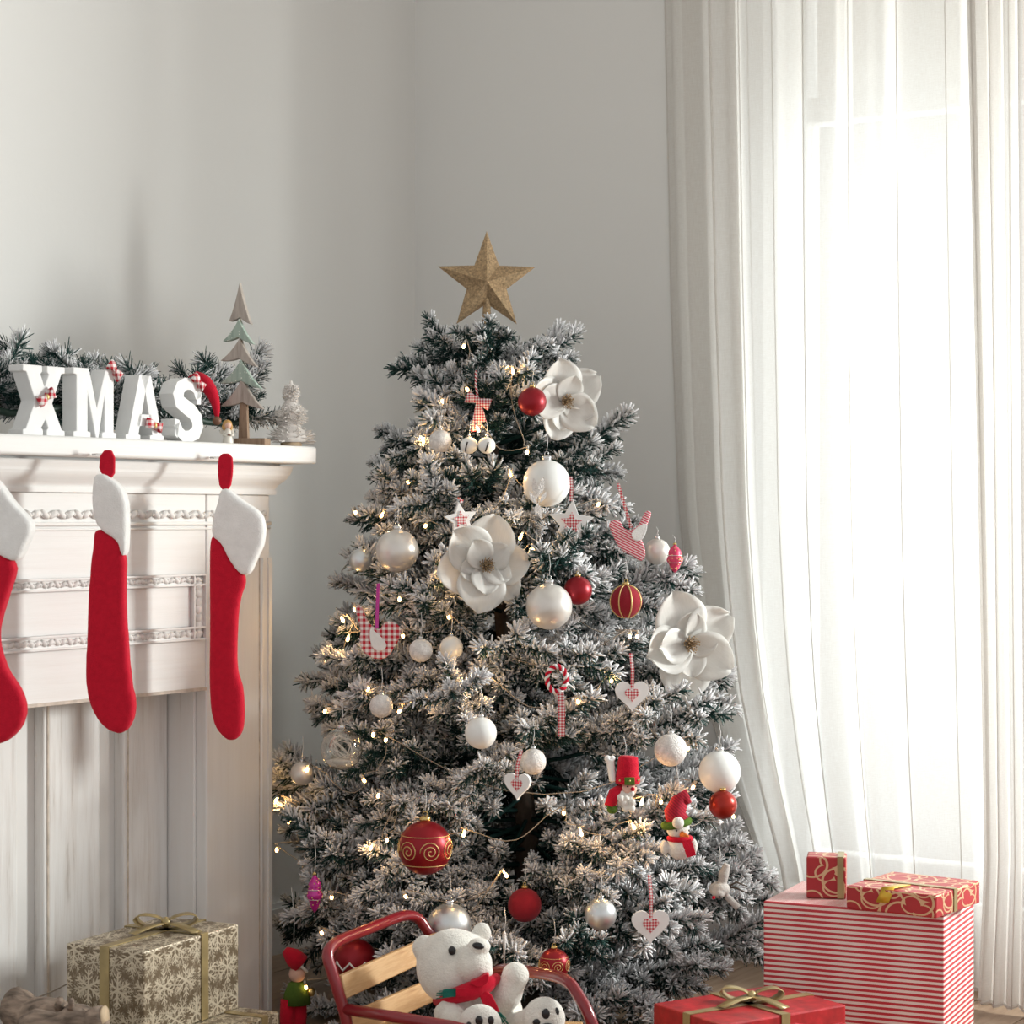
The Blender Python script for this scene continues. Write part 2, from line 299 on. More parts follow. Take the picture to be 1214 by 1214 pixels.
# ------------------------------------------------------------------ mesh building
class MB:
    def __init__(s): s.v = []; s.f = []; s.uv = {}
    def add(s, vs, fs, uvs=None):
        o = len(s.v); s.v += [tuple(v) for v in vs]
        for i, f in enumerate(fs):
            if uvs: s.uv[len(s.f)] = uvs[i]
            s.f.append(tuple(o + k for k in f))
        return s
    def box(s, x0, x1, y0, y1, z0, z1, mx=None):
        vs = [Vector((x, y, z)) for x in (x0, x1) for y in (y0, y1) for z in (z0, z1)]
        fs = [(0, 1, 3, 2), (4, 6, 7, 5), (0, 4, 5, 1), (2, 3, 7, 6), (0, 2, 6, 4), (1, 5, 7, 3)]
        uv = []
        for f in fs:
            p = [vs[k] for k in f]; nrm = (p[1] - p[0]).cross(p[2] - p[0])
            ax = max(range(3), key=lambda k: abs(nrm[k]))
            ij = {0: (1, 2), 1: (0, 2), 2: (0, 1)}[ax]
            uv.append([(q[ij[0]], q[ij[1]]) for q in p])
        if mx: vs = [mx @ v for v in vs]
        return s.add(vs, fs, uv)
    def tube(s, pts, r, n=8, cap=True):
        pts = [Vector(p) for p in pts]; rs = r if isinstance(r, (list, tuple)) else [r] * len(pts)
        t0 = (pts[1] - pts[0]).normalized(); up = Vector((0, 0, 1)) if abs(t0.z) < 0.9 else Vector((1, 0, 0))
        a = t0.cross(up).normalized(); vs = []
        for i, p in enumerate(pts):
            t = (pts[min(i + 1, len(pts) - 1)] - pts[max(i - 1, 0)]).normalized()
            a = (a - t * a.dot(t)).normalized(); b = t.cross(a)
            for k in range(n):
                th = 2 * pi * k / n; vs.append(p + (a * cos(th) + b * sin(th)) * rs[i])
        fs = [(i * n + k, i * n + (k + 1) % n, (i + 1) * n + (k + 1) % n, (i + 1) * n + k) for i in range(len(pts) - 1) for k in range(n)]
        if cap: fs += [tuple(reversed(range(n))), tuple((len(pts) - 1) * n + k for k in range(n))]
        return s.add(vs, fs)
    def lathe(s, prof, n=24, mx=None):
        vs = []; fs = []
        for r, z in prof:
            for k in range(n): vs.append(Vector((r * cos(2 * pi * k / n), r * sin(2 * pi * k / n), z)))
        m = len(prof)
        fs = [(i * n + k, i * n + (k + 1) % n, (i + 1) * n + (k + 1) % n, (i + 1) * n + k) for i in range(m - 1) for k in range(n)]
        fs += [tuple(reversed(range(n))), tuple((m - 1) * n + k for k in range(n))]
        if mx: vs = [mx @ v for v in vs]
        return s.add(vs, fs)
    def ball(s, c, r, nu=20, nv=12, mx=None):
        c = Vector(c); r = Vector((r, r, r)) if isinstance(r, (int, float)) else Vector(r); vs = []
        for i in range(nv + 1):
            th = pi * i / nv
            for k in range(nu):
                q = Vector((r.x * sin(th) * cos(2 * pi * k / nu), r.y * sin(th) * sin(2 * pi * k / nu), r.z * cos(th)))
                if mx: q = mx @ q
                vs.append(c + q)
        fs = [(i * nu + k, (i + 1) * nu + k, (i + 1) * nu + (k + 1) % nu, i * nu + (k + 1) % nu) for i in range(nv) for k in range(nu)]
        return s.add(vs, fs)
    def prism(s, poly, y0, y1, mx=None):
        """outline in XZ extruded along Y (front at y0)"""
        n = len(poly); vs = [Vector((x, y0, z)) for x, z in poly] + [Vector((x, y1, z)) for x, z in poly]
        ar = sum(poly[i][0] * poly[(i + 1) % n][1] - poly[(i + 1) % n][0] * poly[i][1] for i in range(n))
        fs = [tuple(range(n)), tuple(reversed(range(n, 2 * n)))] + [(i, i + n, (i + 1) % n + n, (i + 1) % n) for i in range(n)]
        if ar < 0: fs = [tuple(reversed(f)) for f in fs]
        if mx: vs = [mx @ v for v in vs]
        return s.add(vs, fs)
    def strip(s, pts, wd, th=0.001):
        """flat ribbon along pts; wd = width vector(s)"""
        pts = [Vector(p) for p in pts]; ws = wd if isinstance(wd, list) else [Vector(wd)] * len(pts); vs = []
        for i, p in enumerate(pts):
            t = (pts[min(i + 1, len(pts) - 1)] - pts[max(i - 1, 0)]).normalized(); nn = t.cross(ws[i]).normalized() * th * 0.5; h = ws[i] * 0.5
            vs += [p - h - nn, p + h - nn, p + h + nn, p - h + nn]
        fs = [(i * 4 + k, i * 4 + (k + 1) % 4, i * 4 + 4 + (k + 1) % 4, i * 4 + 4 + k) for i in range(len(pts) - 1) for k in range(4)]
        e = (len(pts) - 1) * 4; fs += [(3, 2, 1, 0), (e, e + 1, e + 2, e + 3)]
        return s.add(vs, fs)
    def mesh(s, name, smooth=True):
        me = bpy.data.meshes.new(name); me.from_pydata(s.v, [], s.f)
        if s.uv:
            ul = me.uv_layers.new(name='UVMap')
            for p in me.polygons:
                if p.index in s.uv:
                    for li, q in zip(p.loop_indices, s.uv[p.index]): ul.data[li].uv = q
        if smooth: me.polygons.foreach_set('use_smooth', [True] * len(me.polygons))
        me.validate(); me.update(); return me
    def build(s, name, mat, parent=None, smooth=True, bevel=0, seg=2, angle=40, sub=0):
        me = s.mesh(name, smooth); me.materials.append(M[mat] if isinstance(mat, str) else mat)
        o = bpy.data.objects.new(name, me); COL.objects.link(o); o.parent = parent
        if bevel:
            b = o.modifiers.new('bevel', 'BEVEL'); b.width = bevel; b.segments = seg; b.limit_method = 'ANGLE'; b.angle_limit = R(angle)
        if sub: q = o.modifiers.new('sub', 'SUBSURF'); q.levels = sub; q.render_levels = sub
        if smooth and (bevel or angle != 40):
            try: me.set_sharp_from_angle(angle=R(angle))
            except Exception: pass
        return o

def remesh(mb, voxel, smooth_it=6, name='m', mat=None, parent=None):
    """fuse the overlapping shapes of mb into one continuous soft surface"""
    o = mb.build('tmp', mat)
    r = o.modifiers.new('r', 'REMESH'); r.mode = 'VOXEL'; r.voxel_size = voxel
    if smooth_it: q = o.modifiers.new('s', 'SMOOTH'); q.iterations = smooth_it; q.factor = 0.5
    dg = bpy.context.evaluated_depsgraph_get(); dg.update()
    me = bpy.data.meshes.new_from_object(o.evaluated_get(dg))
    bpy.data.objects.remove(o)
    me.name = name; me.polygons.foreach_set('use_smooth', [True] * len(me.polygons))
    n = bpy.data.objects.new(name, me); COL.objects.link(n); n.parent = parent
    if not me.materials: me.materials.append(M[mat])
    return n

def tag(o, label, cat=None, group=None, kind=None):
    o['label'] = label
    if cat: o['category'] = cat
    if group: o['group'] = group
    if kind: o['kind'] = kind
    return o
def thing(name, label, cat, loc=(0, 0, 0), rz=0, group=None):
    o = bpy.data.objects.new(name, None); COL.objects.link(o); o.location = loc; o.rotation_euler = (0, 0, rz); o.empty_display_size = 0.03
    return tag(o, label, cat, group)
def part_label(o, s): o['label'] = s; return o
FIRE_RZ = atan2(T.y, T.x)          # local X along the fireplace wall, local Y into it
RIGHT_RZ = atan2(N.y, N.x)         # local X along the window wall towards the camera

# ================================================================== setting
def struct(name, mb, mat, parent=None, **k):
    o = mb.build(name, mat, parent, **k)
    if parent is None: o['kind'] = 'structure'
    return o
wl = struct('wall_left', MB().box(-3.2, 0.12, 0, 0.12, 0, 2.75), 'wall_l', smooth=False)
wl.location = CORNER; wl.rotation_euler.z = FIRE_RZ
tag(wl, 'pale cream plaster wall behind the mantel')
ce = struct('ceiling', MB().box(-3.2, 0.12, -4.2, 0.2, 2.75, 2.85), 'wall_l', smooth=False); ce.location = CORNER; ce.rotation_euler.z = FIRE_RZ; tag(ce, 'plain white plaster ceiling')
# window wall with an opening
WS0, WS1, WZ0, WZ1 = s_on_right(905, 0) , 2.75, 0.16, 2.45
mb = MB()
for a, b, c, d in ((0, WS0, 0, 2.75), (WS0, WS1, 0, WZ0), (WS0, WS1, WZ1, 2.75), (WS1, 4.2, 0, 2.75)):
    mb.box(a, b, 0, 0.22, c, d)
wr = struct('wall_right', mb, 'wall_r', smooth=False); wr.location = CORNER; wr.rotation_euler.z = RIGHT_RZ
tag(wr, 'greyish white plaster wall beside the curtain')
# floor of planks along the fireplace wall
fl = bpy.data.objects.new('floor', MB().box(-3.2, 0, 0, 4.2, -0.06, -0.022).mesh('floor', False)); COL.objects.link(fl); fl.data.materials.append(M['bark'])
fl.location = CORNER; fl.rotation_euler.z = FIRE_RZ; fl.scale = (1, -1, 1); fl['kind'] = 'structure'; tag(fl, 'brown wooden plank floor')
pm = MB().box(0, 1.4, 0.0015, 0.1185, -0.022, 0).mesh('plank', False); pm.materials.append(M['floor'])
k = 0
for j in range(35):
    x = -3.2 - (j * 0.53) % 1.4
    while x < 0:
        a = max(x, -3.2); b_ = min(x + 1.4, 0)
        if b_ - a > 0.1:
            o = bpy.data.objects.new('plank', pm); COL.objects.link(o); o.parent = fl
            o.location = (a + 0.001, j * 0.12, 0); o.scale = ((b_ - a - 0.002) / 1.4, 1, 1)
        x += 1.4
# baseboards
for nm, rz, y0, y1, x0, x1 in (('baseboard_left', FIRE_RZ, -0.018, 0, -0.95, -0.02), ('baseboard_right', RIGHT_RZ, -0.018, 0, 0.0, 4.0)):
    o = struct(nm, MB().box(x0, x1, y0, y1, 0.0, 0.09).box(x0, x1, y0 * 0.6, y1, 0.09, 0.10), 'white', smooth=False); o.location = CORNER; o.rotation_euler.z = rz
# windows
def window(name, a, b, z0, z1, mull, trans, label):
    o = bpy.data.objects.new(name, None); COL.objects.link(o); o.location = CORNER; o.rotation_euler.z = RIGHT_RZ; o['kind'] = 'structure'; o['label'] = label
    m = MB(); t = 0.045
    m.box(a, a + t, 0.10, 0.16, z0, z1).box(b - t, b, 0.10, 0.16, z0, z1).box(a, b, 0.10, 0.16, z0, z0 + t).box(a, b, 0.10, 0.16, z1 - t, z1)
    m.build('window_frame', 'white', o, smooth=False, bevel=0.004)
    xs = [a + t] + [a + (b - a) * q for q in mull] + [b - t]; zs = [z0 + t] + trans + [z1 - t]
    for q in xs[1:-1]: MB().box(q - 0.025, q + 0.025, 0.105, 0.155, z0, z1).build('mullion', 'white', o, smooth=False)
    for q in zs[1:-1]: MB().box(a, b, 0.105, 0.155, q - 0.025, q + 0.025).build('transom', 'white', o, smooth=False)
    for i in range(len(xs) - 1):
        for j in range(len(zs) - 1): MB().box(xs[i], xs[i + 1], 0.128, 0.132, zs[j], zs[j + 1]).build('pane', 'pane', o, smooth=False)
    MB().box(a - 0.03, b + 0.03, -0.03, 0.10, z0 - 0.03, z0).build('window_sill', 'white', o, smooth=False, bevel=0.005)
    return o
zt = H + (HY - 97) / F * 3.95
w1 = window('window_1', WS0, WS1, WZ0, WZ1, (0.36,), [zt], 'tall white window behind the sheer curtain')
bl = thing('roller_blind', 'off-white roller blind over the upper window panes', 'blind', CORNER, RIGHT_RZ)
MB().box(WS0 + 0.08, WS1 - 0.02, 0.075, 0.077, zt + 0.01, WZ1 - 0.04).build('fabric', M['curtain'], bl, smooth=False)
MB().tube([(WS0 + 0.06, 0.076, WZ1 - 0.035), (WS1 - 0.02, 0.076, WZ1 - 0.035)], 0.018, 12).build('roller', 'white', bl)
MB().tube([(WS0 + 0.07, 0.076, zt + 0.012), (WS1 - 0.02, 0.076, zt + 0.012)], 0.007, 8).build('hem_bar', 'white', bl)

# curtains
def curtain(name, label, edge_l, edge_r, off, folds, amp, seed, tucks, z0=0.012, z1=2.612):
    rnd = random.Random(seed)
    root = thing(name, label, 'curtain', CORNER, RIGHT_RZ)
    nu, nv = 420, 40
    dav = 3.95
    ph = [rnd.uniform(0, 6.28) for _ in range(6)]
    def surf(u, v):
        z = z1 + (z0 - z1) * v
        ypx = HY - (z - H) * F / dav
        eo = 0.008 + (off - 0.008) * min(1, u * 6) if off < 0.12 else off
        sl = s_on_right(interp(edge_l, ypx), eo); sr = s_on_right(interp(edge_r, ypx), off)
        a = 2 * pi * folds * (u ** 0.72) + 0.9 * sin(2 * pi * u * 2.3 + ph[0]) + 0.35 * v * sin(5 * u + ph[1])
        A = amp * (1 + 0.5 * exp(-9 * u)) * (0.75 + 0.35 * sin(2 * pi * u * 3.1 + ph[2])) * (1.0 - 0.25 * v)
        y = A * sin(a) + 0.25 * A * sin(2.3 * a + ph[3]) + 0.012 * sin(3 * v + 7 * u + ph[4])
        st_ = s_on_right(interp(edge_l, -50), eo)
        s = st_ + (sl - st_) * (1 - u) ** 2 + (sr - st_) * u + 0.55 * A * sin(2 * a + 0.4) * (0.6 + 0.4 * sin(9 * u + ph[5]))
        return Vector((s, min(-0.004, -eo + y * min(1, 0.15 + u * 8)), z + 0.002 * sin(a)))
    vs = []; uv = []
    for j in range(nv + 1):
        for i in range(nu + 1):
            vs.append(surf(i / nu, j / nv)); uv.append((i / nu * 2, j / nv * 2.6))
    fs = [(j * (nu + 1) + i, j * (nu + 1) + i + 1, (j + 1) * (nu + 1) + i + 1, (j + 1) * (nu + 1) + i) for j in range(nv) for i in range(nu)]
    MB().add(vs, fs, [[uv[q] for q in f] for f in fs]).build('cloth', 'curtain', root)
    for u in tucks:
        pts = [surf(u, j / nv) + Vector((0, -0.002, 0)) for j in range(nv + 1)]
        MB().tube(pts, 0.0011, 5).build('tuck_seam', 'curtain', root)
    hm = [surf(i / nu, 1.0) + Vector((0, -0.001, 0.004)) for i in range(0, nu + 1, 2)]
    MB().tube(hm, 0.0022, 5).build('hem', 'curtain', root)
    MB().tube([surf(0, j / nv) for j in range(nv + 1)], 0.0016, 5).build('side_hem', 'curtain', root)
    return root
curtain('curtain', 'wide cream sheer linen curtain with vertical tucks next to the tree',
        [(-400, 786), (0, 791), (330, 797), (600, 806), (740, 820), (830, 835), (930, 862), (1050, 905), (1200, 925)],
        [(-400, 1190), (0, 1196), (600, 1204), (1200, 1214)], 0.10, 7.0, 0.019, 5, (0.22, 0.31, 0.42, 0.55, 0.70, 0.82))
curtain('curtain', 'second sheer linen curtain panel overlapping the far side of the wide one',
        [(-400, 1138), (0, 1146), (600, 1160), (1000, 1168), (1214, 1158)],
        [(-400, 1350), (1200, 1350)], 0.155, 8.0, 0.014, 9, (0.12, 0.25, 0.5))
rod = thing('curtain_rod', 'white curtain rod carrying the sheer curtains', 'curtain rod', CORNER, RIGHT_RZ)
MB().tube([(0.5, -0.12, 2.629), (2.9, -0.12, 2.629)], 0.013, 12).build('rod', 'white', rod)
for q in (0.56, 2.8): MB().tube([(q, -0.12, 2.63), (q, 0.0, 2.63)], 0.008, 8).build('bracket', 'white', rod)
# ================================================================== fireplace surround
FW = 1.25
fp = thing('fireplace_surround', 'white distressed wooden fireplace surround with carved frieze', 'fireplace', C0, FIRE_RZ)
ZS0, ZS1 = 0.958, 0.987                         # mantel shelf
MB().box(-FW - 0.04, 0.04, -0.07, FD, ZS0, ZS1).build('mantel_shelf', 'paint_h', fp, bevel=0.004)
MB().box(-FW - 0.012, 0.012, -0.012, FD, ZS0 - 0.004, ZS0).build('shelf_bead', 'paint_h', fp, smooth=False)
def moulding(z0, z1, p0, p1, name):
    """horizontal moulding returning round both ends: profile from (p0,z0) bottom to (p1,z1) top"""
    m = MB(); n = 6; rows = []
    for i in range(n + 1):
        t = i / n; p = p0 + (p1 - p0) * (t * t * (3 - 2 * t)); z = z0 + (z1 - z0) * t
        rows.append([(-FW - p, FD, z), (-FW - p, -p, z), (p, -p, z), (p, FD, z)])
    vs = [q for r_ in rows for q in r_]
    fs = [(i * 4 + k, i * 4 + k + 1, i * 4 + 4 + k + 1, i * 4 + 4 + k) for i in range(n) for k in range(3)]
    fs += [(3, 2, 1, 0), tuple(n * 4 + k for k in range(4))]
    m.add(vs, fs); return m.build(name, 'paint_h', fp, angle=35)
moulding(0.938, ZS0 - 0.004, 0.024, 0.028, 'crown_fascia')
moulding(0.914, 0.938, 0.006, 0.022, 'crown_cove')
moulding(0.906, 0.914, 0.008, 0.008, 'crown_bead')
lxi = fire_local(245, 815)[0]                   # inner edge of the right leg
zb = fire_local(245, 816)[1]                    # lower edge of the frieze
MB().box(lxi, 0, 0, FD, 0, 0.906).build('leg', 'paint_v', fp, bevel=0.003)
MB().box(-FW, -FW - lxi, 0, FD, 0, 0.906).build('leg', 'paint_v', fp, bevel=0.003)
fr = MB().box(-FW - lxi, lxi, 0.002, 0.05, zb, 0.906).build('frieze_board', 'paint_h', fp, bevel=0.002)
MB().box(-FW - lxi, lxi, -0.001, 0.045, zb - 0.003, zb + 0.002).build('worn_edge', 'edge', fr, smooth=False)
# long vertical beads on the outer edge of each leg
for x in (-0.022, -FW + 0.022):
    MB().tube([(x, 0.0, 0.0), (x, 0.0, 0.80)], 0.0035, 6).build('leg_bead', 'paint_v', fp)
    MB().box(x - 0.0065, x - 0.0045, -0.001, 0.002, 0, 0.80).build('leg_groove', 'edge', fp, smooth=False)
MB().box(-0.006, 0.002, -0.003, FD, 0, 0.80).build('corner_strip', 'paint_v', fp, smooth=False)
# inner jamb and boarded back
MB().box(lxi - 0.006, lxi, 0.022, 0.10, 0, zb + 0.01).build('jamb', 'paint_v', fp, bevel=0.002)
MB().box(-FW - lxi, -FW - lxi + 0.006, 0.022, 0.10, 0, zb + 0.01).build('jamb', 'paint_v', fp, bevel=0.002)
MB().box(-FW - lxi, lxi, 0.098, 0.115, 0, zb + 0.03).build('back_panel', 'paint_inner', fp, smooth=False)
bounds = []
for a, b in ((145, 207), (50, 112), (-45, 18)):
    xa, xb = fire_local(a, 1000, 0.08)[0], fire_local(b, 1000, 0.08)[0]; bounds.append((xa, xb))
stp = bounds[0][0] - bounds[1][0]; wd = bounds[0][1] - bounds[0][0]
xa = bounds[0][0]
while xa > -FW - lxi:
    a = max(xa, -FW - lxi + 0.002); 
    if xa + wd - a > 0.03:
        bo = MB().box(a, min(xa + wd, lxi - 0.008), 0.078, 0.099, 0.0, zb + 0.02).build('board', 'paint_board', fp, bevel=0.003)
        MB().box(a + 0.008, a + 0.0115, 0.0765, 0.08, 0, zb).build('board_bead', 'edge', bo, smooth=False)
    xa -= stp
# carved ornament band and the framed panel with leaf carving
def carved_run(mb, x0, x1, z0, z1, step, vertical=False, dy=0.0):
    n = int(((z1 - z0) if vertical else (x1 - x0)) / step)
    for i in range(n):
        t = (i + 0.5) * step
        if vertical: c = Vector(((x0 + x1) / 2, dy, z0 + t)); lx, lz = (x1 - x0) * 0.42, step * 0.55; rot = 0.9 if i % 2 else -0.9
        else: c = Vector((x0 + t, dy, (z0 + z1) / 2)); lx, lz = step * 0.62, (z1 - z0) * 0.30; rot = 0.6 if i % 2 else -0.5
        mx = Matrix.Rotation(rot, 3, 'Y')
        mb.ball(c, (lx, 0.0045, lz), 8, 6, mx)
        mb.ball(c + (Vector((0, 0, step * 0.5)) if vertical else Vector((step * 0.5, 0, 0))), 0.0034, 6, 4)
def band(name, x0, x1, z0, z1, step, vertical=False):
    hlf = MB()
    if vertical: hlf.box(x0, x0 + 0.003, -0.006, 0.002, z0, z1).box(x1 - 0.003, x1, -0.007, 0.002, z0, z1).box(x0, x1, -0.001, 0.002, z0, z1)
    else: hlf.box(x0, x1, -0.007, 0.002, z1 - 0.003, z1).box(x0, x1, -0.006, 0.002, z0, z0 + 0.003).box(x0, x1, -0.001, 0.002, z0, z1)
    o = hlf.build(name, 'paint_h', fp, smooth=False)
    c = MB(); carved_run(c, x0 + 0.004, x1 - 0.004, z0 + 0.003, z1 - 0.003, step, vertical, -0.001)
    q = c.build('carved_leaves', 'carve', o); q['kind'] = 'stuff'
    return o
zA = fire_local(310, 604)[1]; zB = fire_local(310, 619)[1]
c = MB(); carved_run(c, -FW + 0.03, -0.012, zB + 0.004, zA, 0.017, False, -0.001); q = c.build('carved_frieze_ornament', 'carve', fp); q['kind'] = 'stuff'
MB().tube([(-FW, -0.001, zB - 0.002), (0, -0.001, zB - 0.002)], 0.0035, 6).build('frieze_bead', 'paint_h', fp)
MB().tube([(-FW, 0, zB - 0.010), (0, 0, zB - 0.010)], 0.0022, 6).build('frieze_bead', 'paint_h', fp)
px1 = fire_local(242, 700)[0]; px0 = -FW - px1
zt1, zt0 = fire_local(241, 680)[1], fire_local(241, 694)[1]; zl1, zl0 = fire_local(241, 742)[1], fire_local(241, 758)[1]
band('panel_moulding_top', px0, px1, zt0, zt1, 0.013); band('panel_moulding_bottom', px0, px1, zl0, zl1, 0.013)
band('panel_moulding_side', px1 - 0.030, px1, zl0, zt1, 0.013, True); band('panel_moulding_side', px0, px0 + 0.030, zl0, zt1, 0.013, True)

# ================================================================== needles: sprigs and branches (shared meshes)
NEEDLES = {}
def needle(mb, col, p, d, ln, r, s0, s1):
    a = d.cross(Vector((0, 0, 1))); a = (a if a.length > 1e-3 else Vector((1, 0, 0))).normalized(); b = d.cross(a)
    o = len(mb.v); mb.__dict__.setdefault('ns', []).append(o)
    for t, rr in ((0.0, r * 0.7), (0.62, r), (0.93, r * 0.75)):
        q = p + d * ln * t
        for k in range(3):
            th = 2.094 * k; mb.v.append(q + (a * cos(th) + b * sin(th)) * rr)
    mb.v.append(p + d * ln)
    for i in (0, 3):
        for k in range(3): mb.f.append((o + i + k, o + i + (k + 1) % 3, o + i + 3 + (k + 1) % 3, o + i + 3 + k))
    for k in range(3): mb.f.append((o + 6 + k, o + 6 + (k + 1) % 3, o + 9))
    col += [s0] * 3 + [(s0 * 0.4 + s1 * 0.6)] * 3 + [s1] * 4
def brush(mb, col, rnd, pts, dens, ln, rad, snow, start=0.0):
    """bottle-brush of needles along a polyline"""
    for (p, q) in zip(pts, pts[1:]):
        L = (q - p).length; t = (q - p).normalized()
        a = t.cross(Vector((0, 0, 1))); a = (a if a.length > 1e-3 else Vector((0, 1, 0))).normalized(); b = a.cross(t)
        for i in range(max(1, int(L * dens))):
            th = rnd.uniform(0, 2 * pi); side = a * cos(th) + b * sin(th)
            lean = rnd.uniform(0.55, 1.25)
            d = (t * cos(lean) + side * sin(lean) + Vector((0, 0, 0.10))).normalized()
            up = d.z
            s = snow + 0.38 * up + rnd.gauss(0, 0.17)
            s = max(0, min(1, s))
            needle(mb, col, p + (q - p) * rnd.random(), d, ln * rnd.uniform(0.55, 1.15), rad * (0.50 + 0.95 * s), s * 0.55, min(1, s * 1.25))
    # end tuft
    p = pts[-1]; t = (pts[-1] - pts[-2]).normalized()
    for i in range(16):
        d = (t + Vector((rnd.gauss(0, .55), rnd.gauss(0, .55), rnd.gauss(0.1, .5)))).normalized()
        s = max(0, min(1, snow + 0.15 + 0.35 * d.z + rnd.gauss(0, .15)))
        needle(mb, col, p, d, ln * rnd.uniform(0.7, 1.1), rad * (0.6 + 0.7 * s), s * 0.6, min(1, s * 1.15))
def finish(mb, col, name):
    me = mb.mesh(name, True)
    at = me.attributes.new('snow', 'FLOAT', 'POINT'); at.data.foreach_set('value', col + [0.0] * (len(me.vertices) - len(col)))
    me.materials.append(M['needles']); NEEDLES[me.name] = mb.ns; return me
def branch_mesh(seed, L, snow):
    """artificial-fir branch along +X: stem, side twigs and needles, length L"""
    rnd = random.Random(seed); mb = MB(); col = []
    n = 8; drop = rnd.uniform(-0.10, 0.05)
    def stem(t): return Vector((L * t, 0.03 * L * sin(3 * t + seed), L * (drop * t + 0.16 * t * t)))
    pts = [stem(i / n) for i in range(n + 1)]
    mb.tube(pts, [0.0045 * (1 - 0.6 * i / n) for i in range(n + 1)], 5); col += [0.05] * len(mb.v)
    brush(mb, col, rnd, [p for p in pts if L * 0.25 < p.x < L * 0.65], 520, 0.030, 0.0015, snow); brush(mb, col, rnd, [p for p in pts if p.x > L * 0.60], 1250, 0.026, 0.00175, snow + 0.02)
    k = 0; t = max(0.28, 1 - 0.28 / L)
    while t < 0.93:
        for sd in (-1, 1):
            p = stem(t); tl = rnd.uniform(0.060, 0.105) * min(1, 0.55 + L * 1.2) * (1.15 - 0.45 * t)
            ang = rnd.uniform(0.5, 1.05) * sd; el = rnd.uniform(-0.75, 0.65)
            d = Vector((cos(ang) * cos(el), sin(ang) * cos(el), sin(el)))
            tw = [p + d * tl * q + Vector((0.25 * tl * q * q, 0, 0.12 * tl * q * q)) for q in (0, 0.35, 0.7, 1.0)]
            o = len(mb.v); mb.tube(tw, [0.0022, 0.002, 0.0016, 0.001], 4); col += [0.1] * (len(mb.v) - o)
            brush(mb, col, rnd, tw, 1450, 0.0240, 0.00175, snow + rnd.uniform(-.1, .1))
        t += rnd.uniform(0.042, 0.056) / L
    return finish(mb, col, 'branch')
LENS = (0.15, 0.24, 0.33, 0.44)
BR = {}
for i, L in enumerate(LENS):
    for sn, key in ((0.68, 'snowy'), (0.30, 'green'), (0.52, 'mid')):
        BR[(i, key)] = [branch_mesh(100 * i + j + len(key) * 7, L, sn) for j in range(3)]
def sprig_mesh(seed, L, snow):
    rnd = random.Random(seed); mb = MB(); col = []
    pts = [Vector((L * i / 4, 0, 0.06 * L * (i / 4) ** 2)) for i in range(5)]
    mb.tube(pts, 0.0018, 4); col += [0.1] * len(mb.v)
    brush(mb, col, rnd, pts, 1500, 0.030, 0.0013, snow); return finish(mb, col, 'sprig')

# ================================================================== mantel decorations
gl = thing('mantel_garland', 'snow-dusted fir garland lying behind the white letters', 'garland', C0 + Vector((0, 0, ZS1)), FIRE_RZ)
sg = [sprig_mesh(i, 0.10 + 0.014 * (i % 3), (0.35, 0.55, 0.62, 0.12)[i % 4]) for i in range(8)]
core = [(-1.14 + i * 0.0615, 0.068 + 0.008 * sin(i), 0.045 + 0.008 * sin(i * 1.7)) for i in range(20)]
MB().tube(core, 0.006, 6).build('core_wire', 'green_wire', gl)
rg = random.Random(3)
for i in range(280):
    x = -0.02 - 1.13 * (i / 150) if i < 150 else -rg.uniform(-0.01, 0.66)
    o = bpy.data.objects.new('sprig', sg[i % 8]); COL.objects.link(o); o.parent = gl
    o.location = (x + 0.045, 0.068 + rg.uniform(-0.012, 0.03), 0.052 + rg.uniform(-0.012, 0.022))
    el = rg.uniform(-0.1, 1.0); az = rg.uniform(-0.35, pi + 0.35) if rg.random() < 0.75 else rg.uniform(0, 2 * pi)
    o.rotation_euler = (rg.uniform(0, 6), -el, az)
    sc_ = rg.uniform(0.7, 0.98) if sin(az) > -0.2 else 0.45
    o.scale = (sc_,) * 3
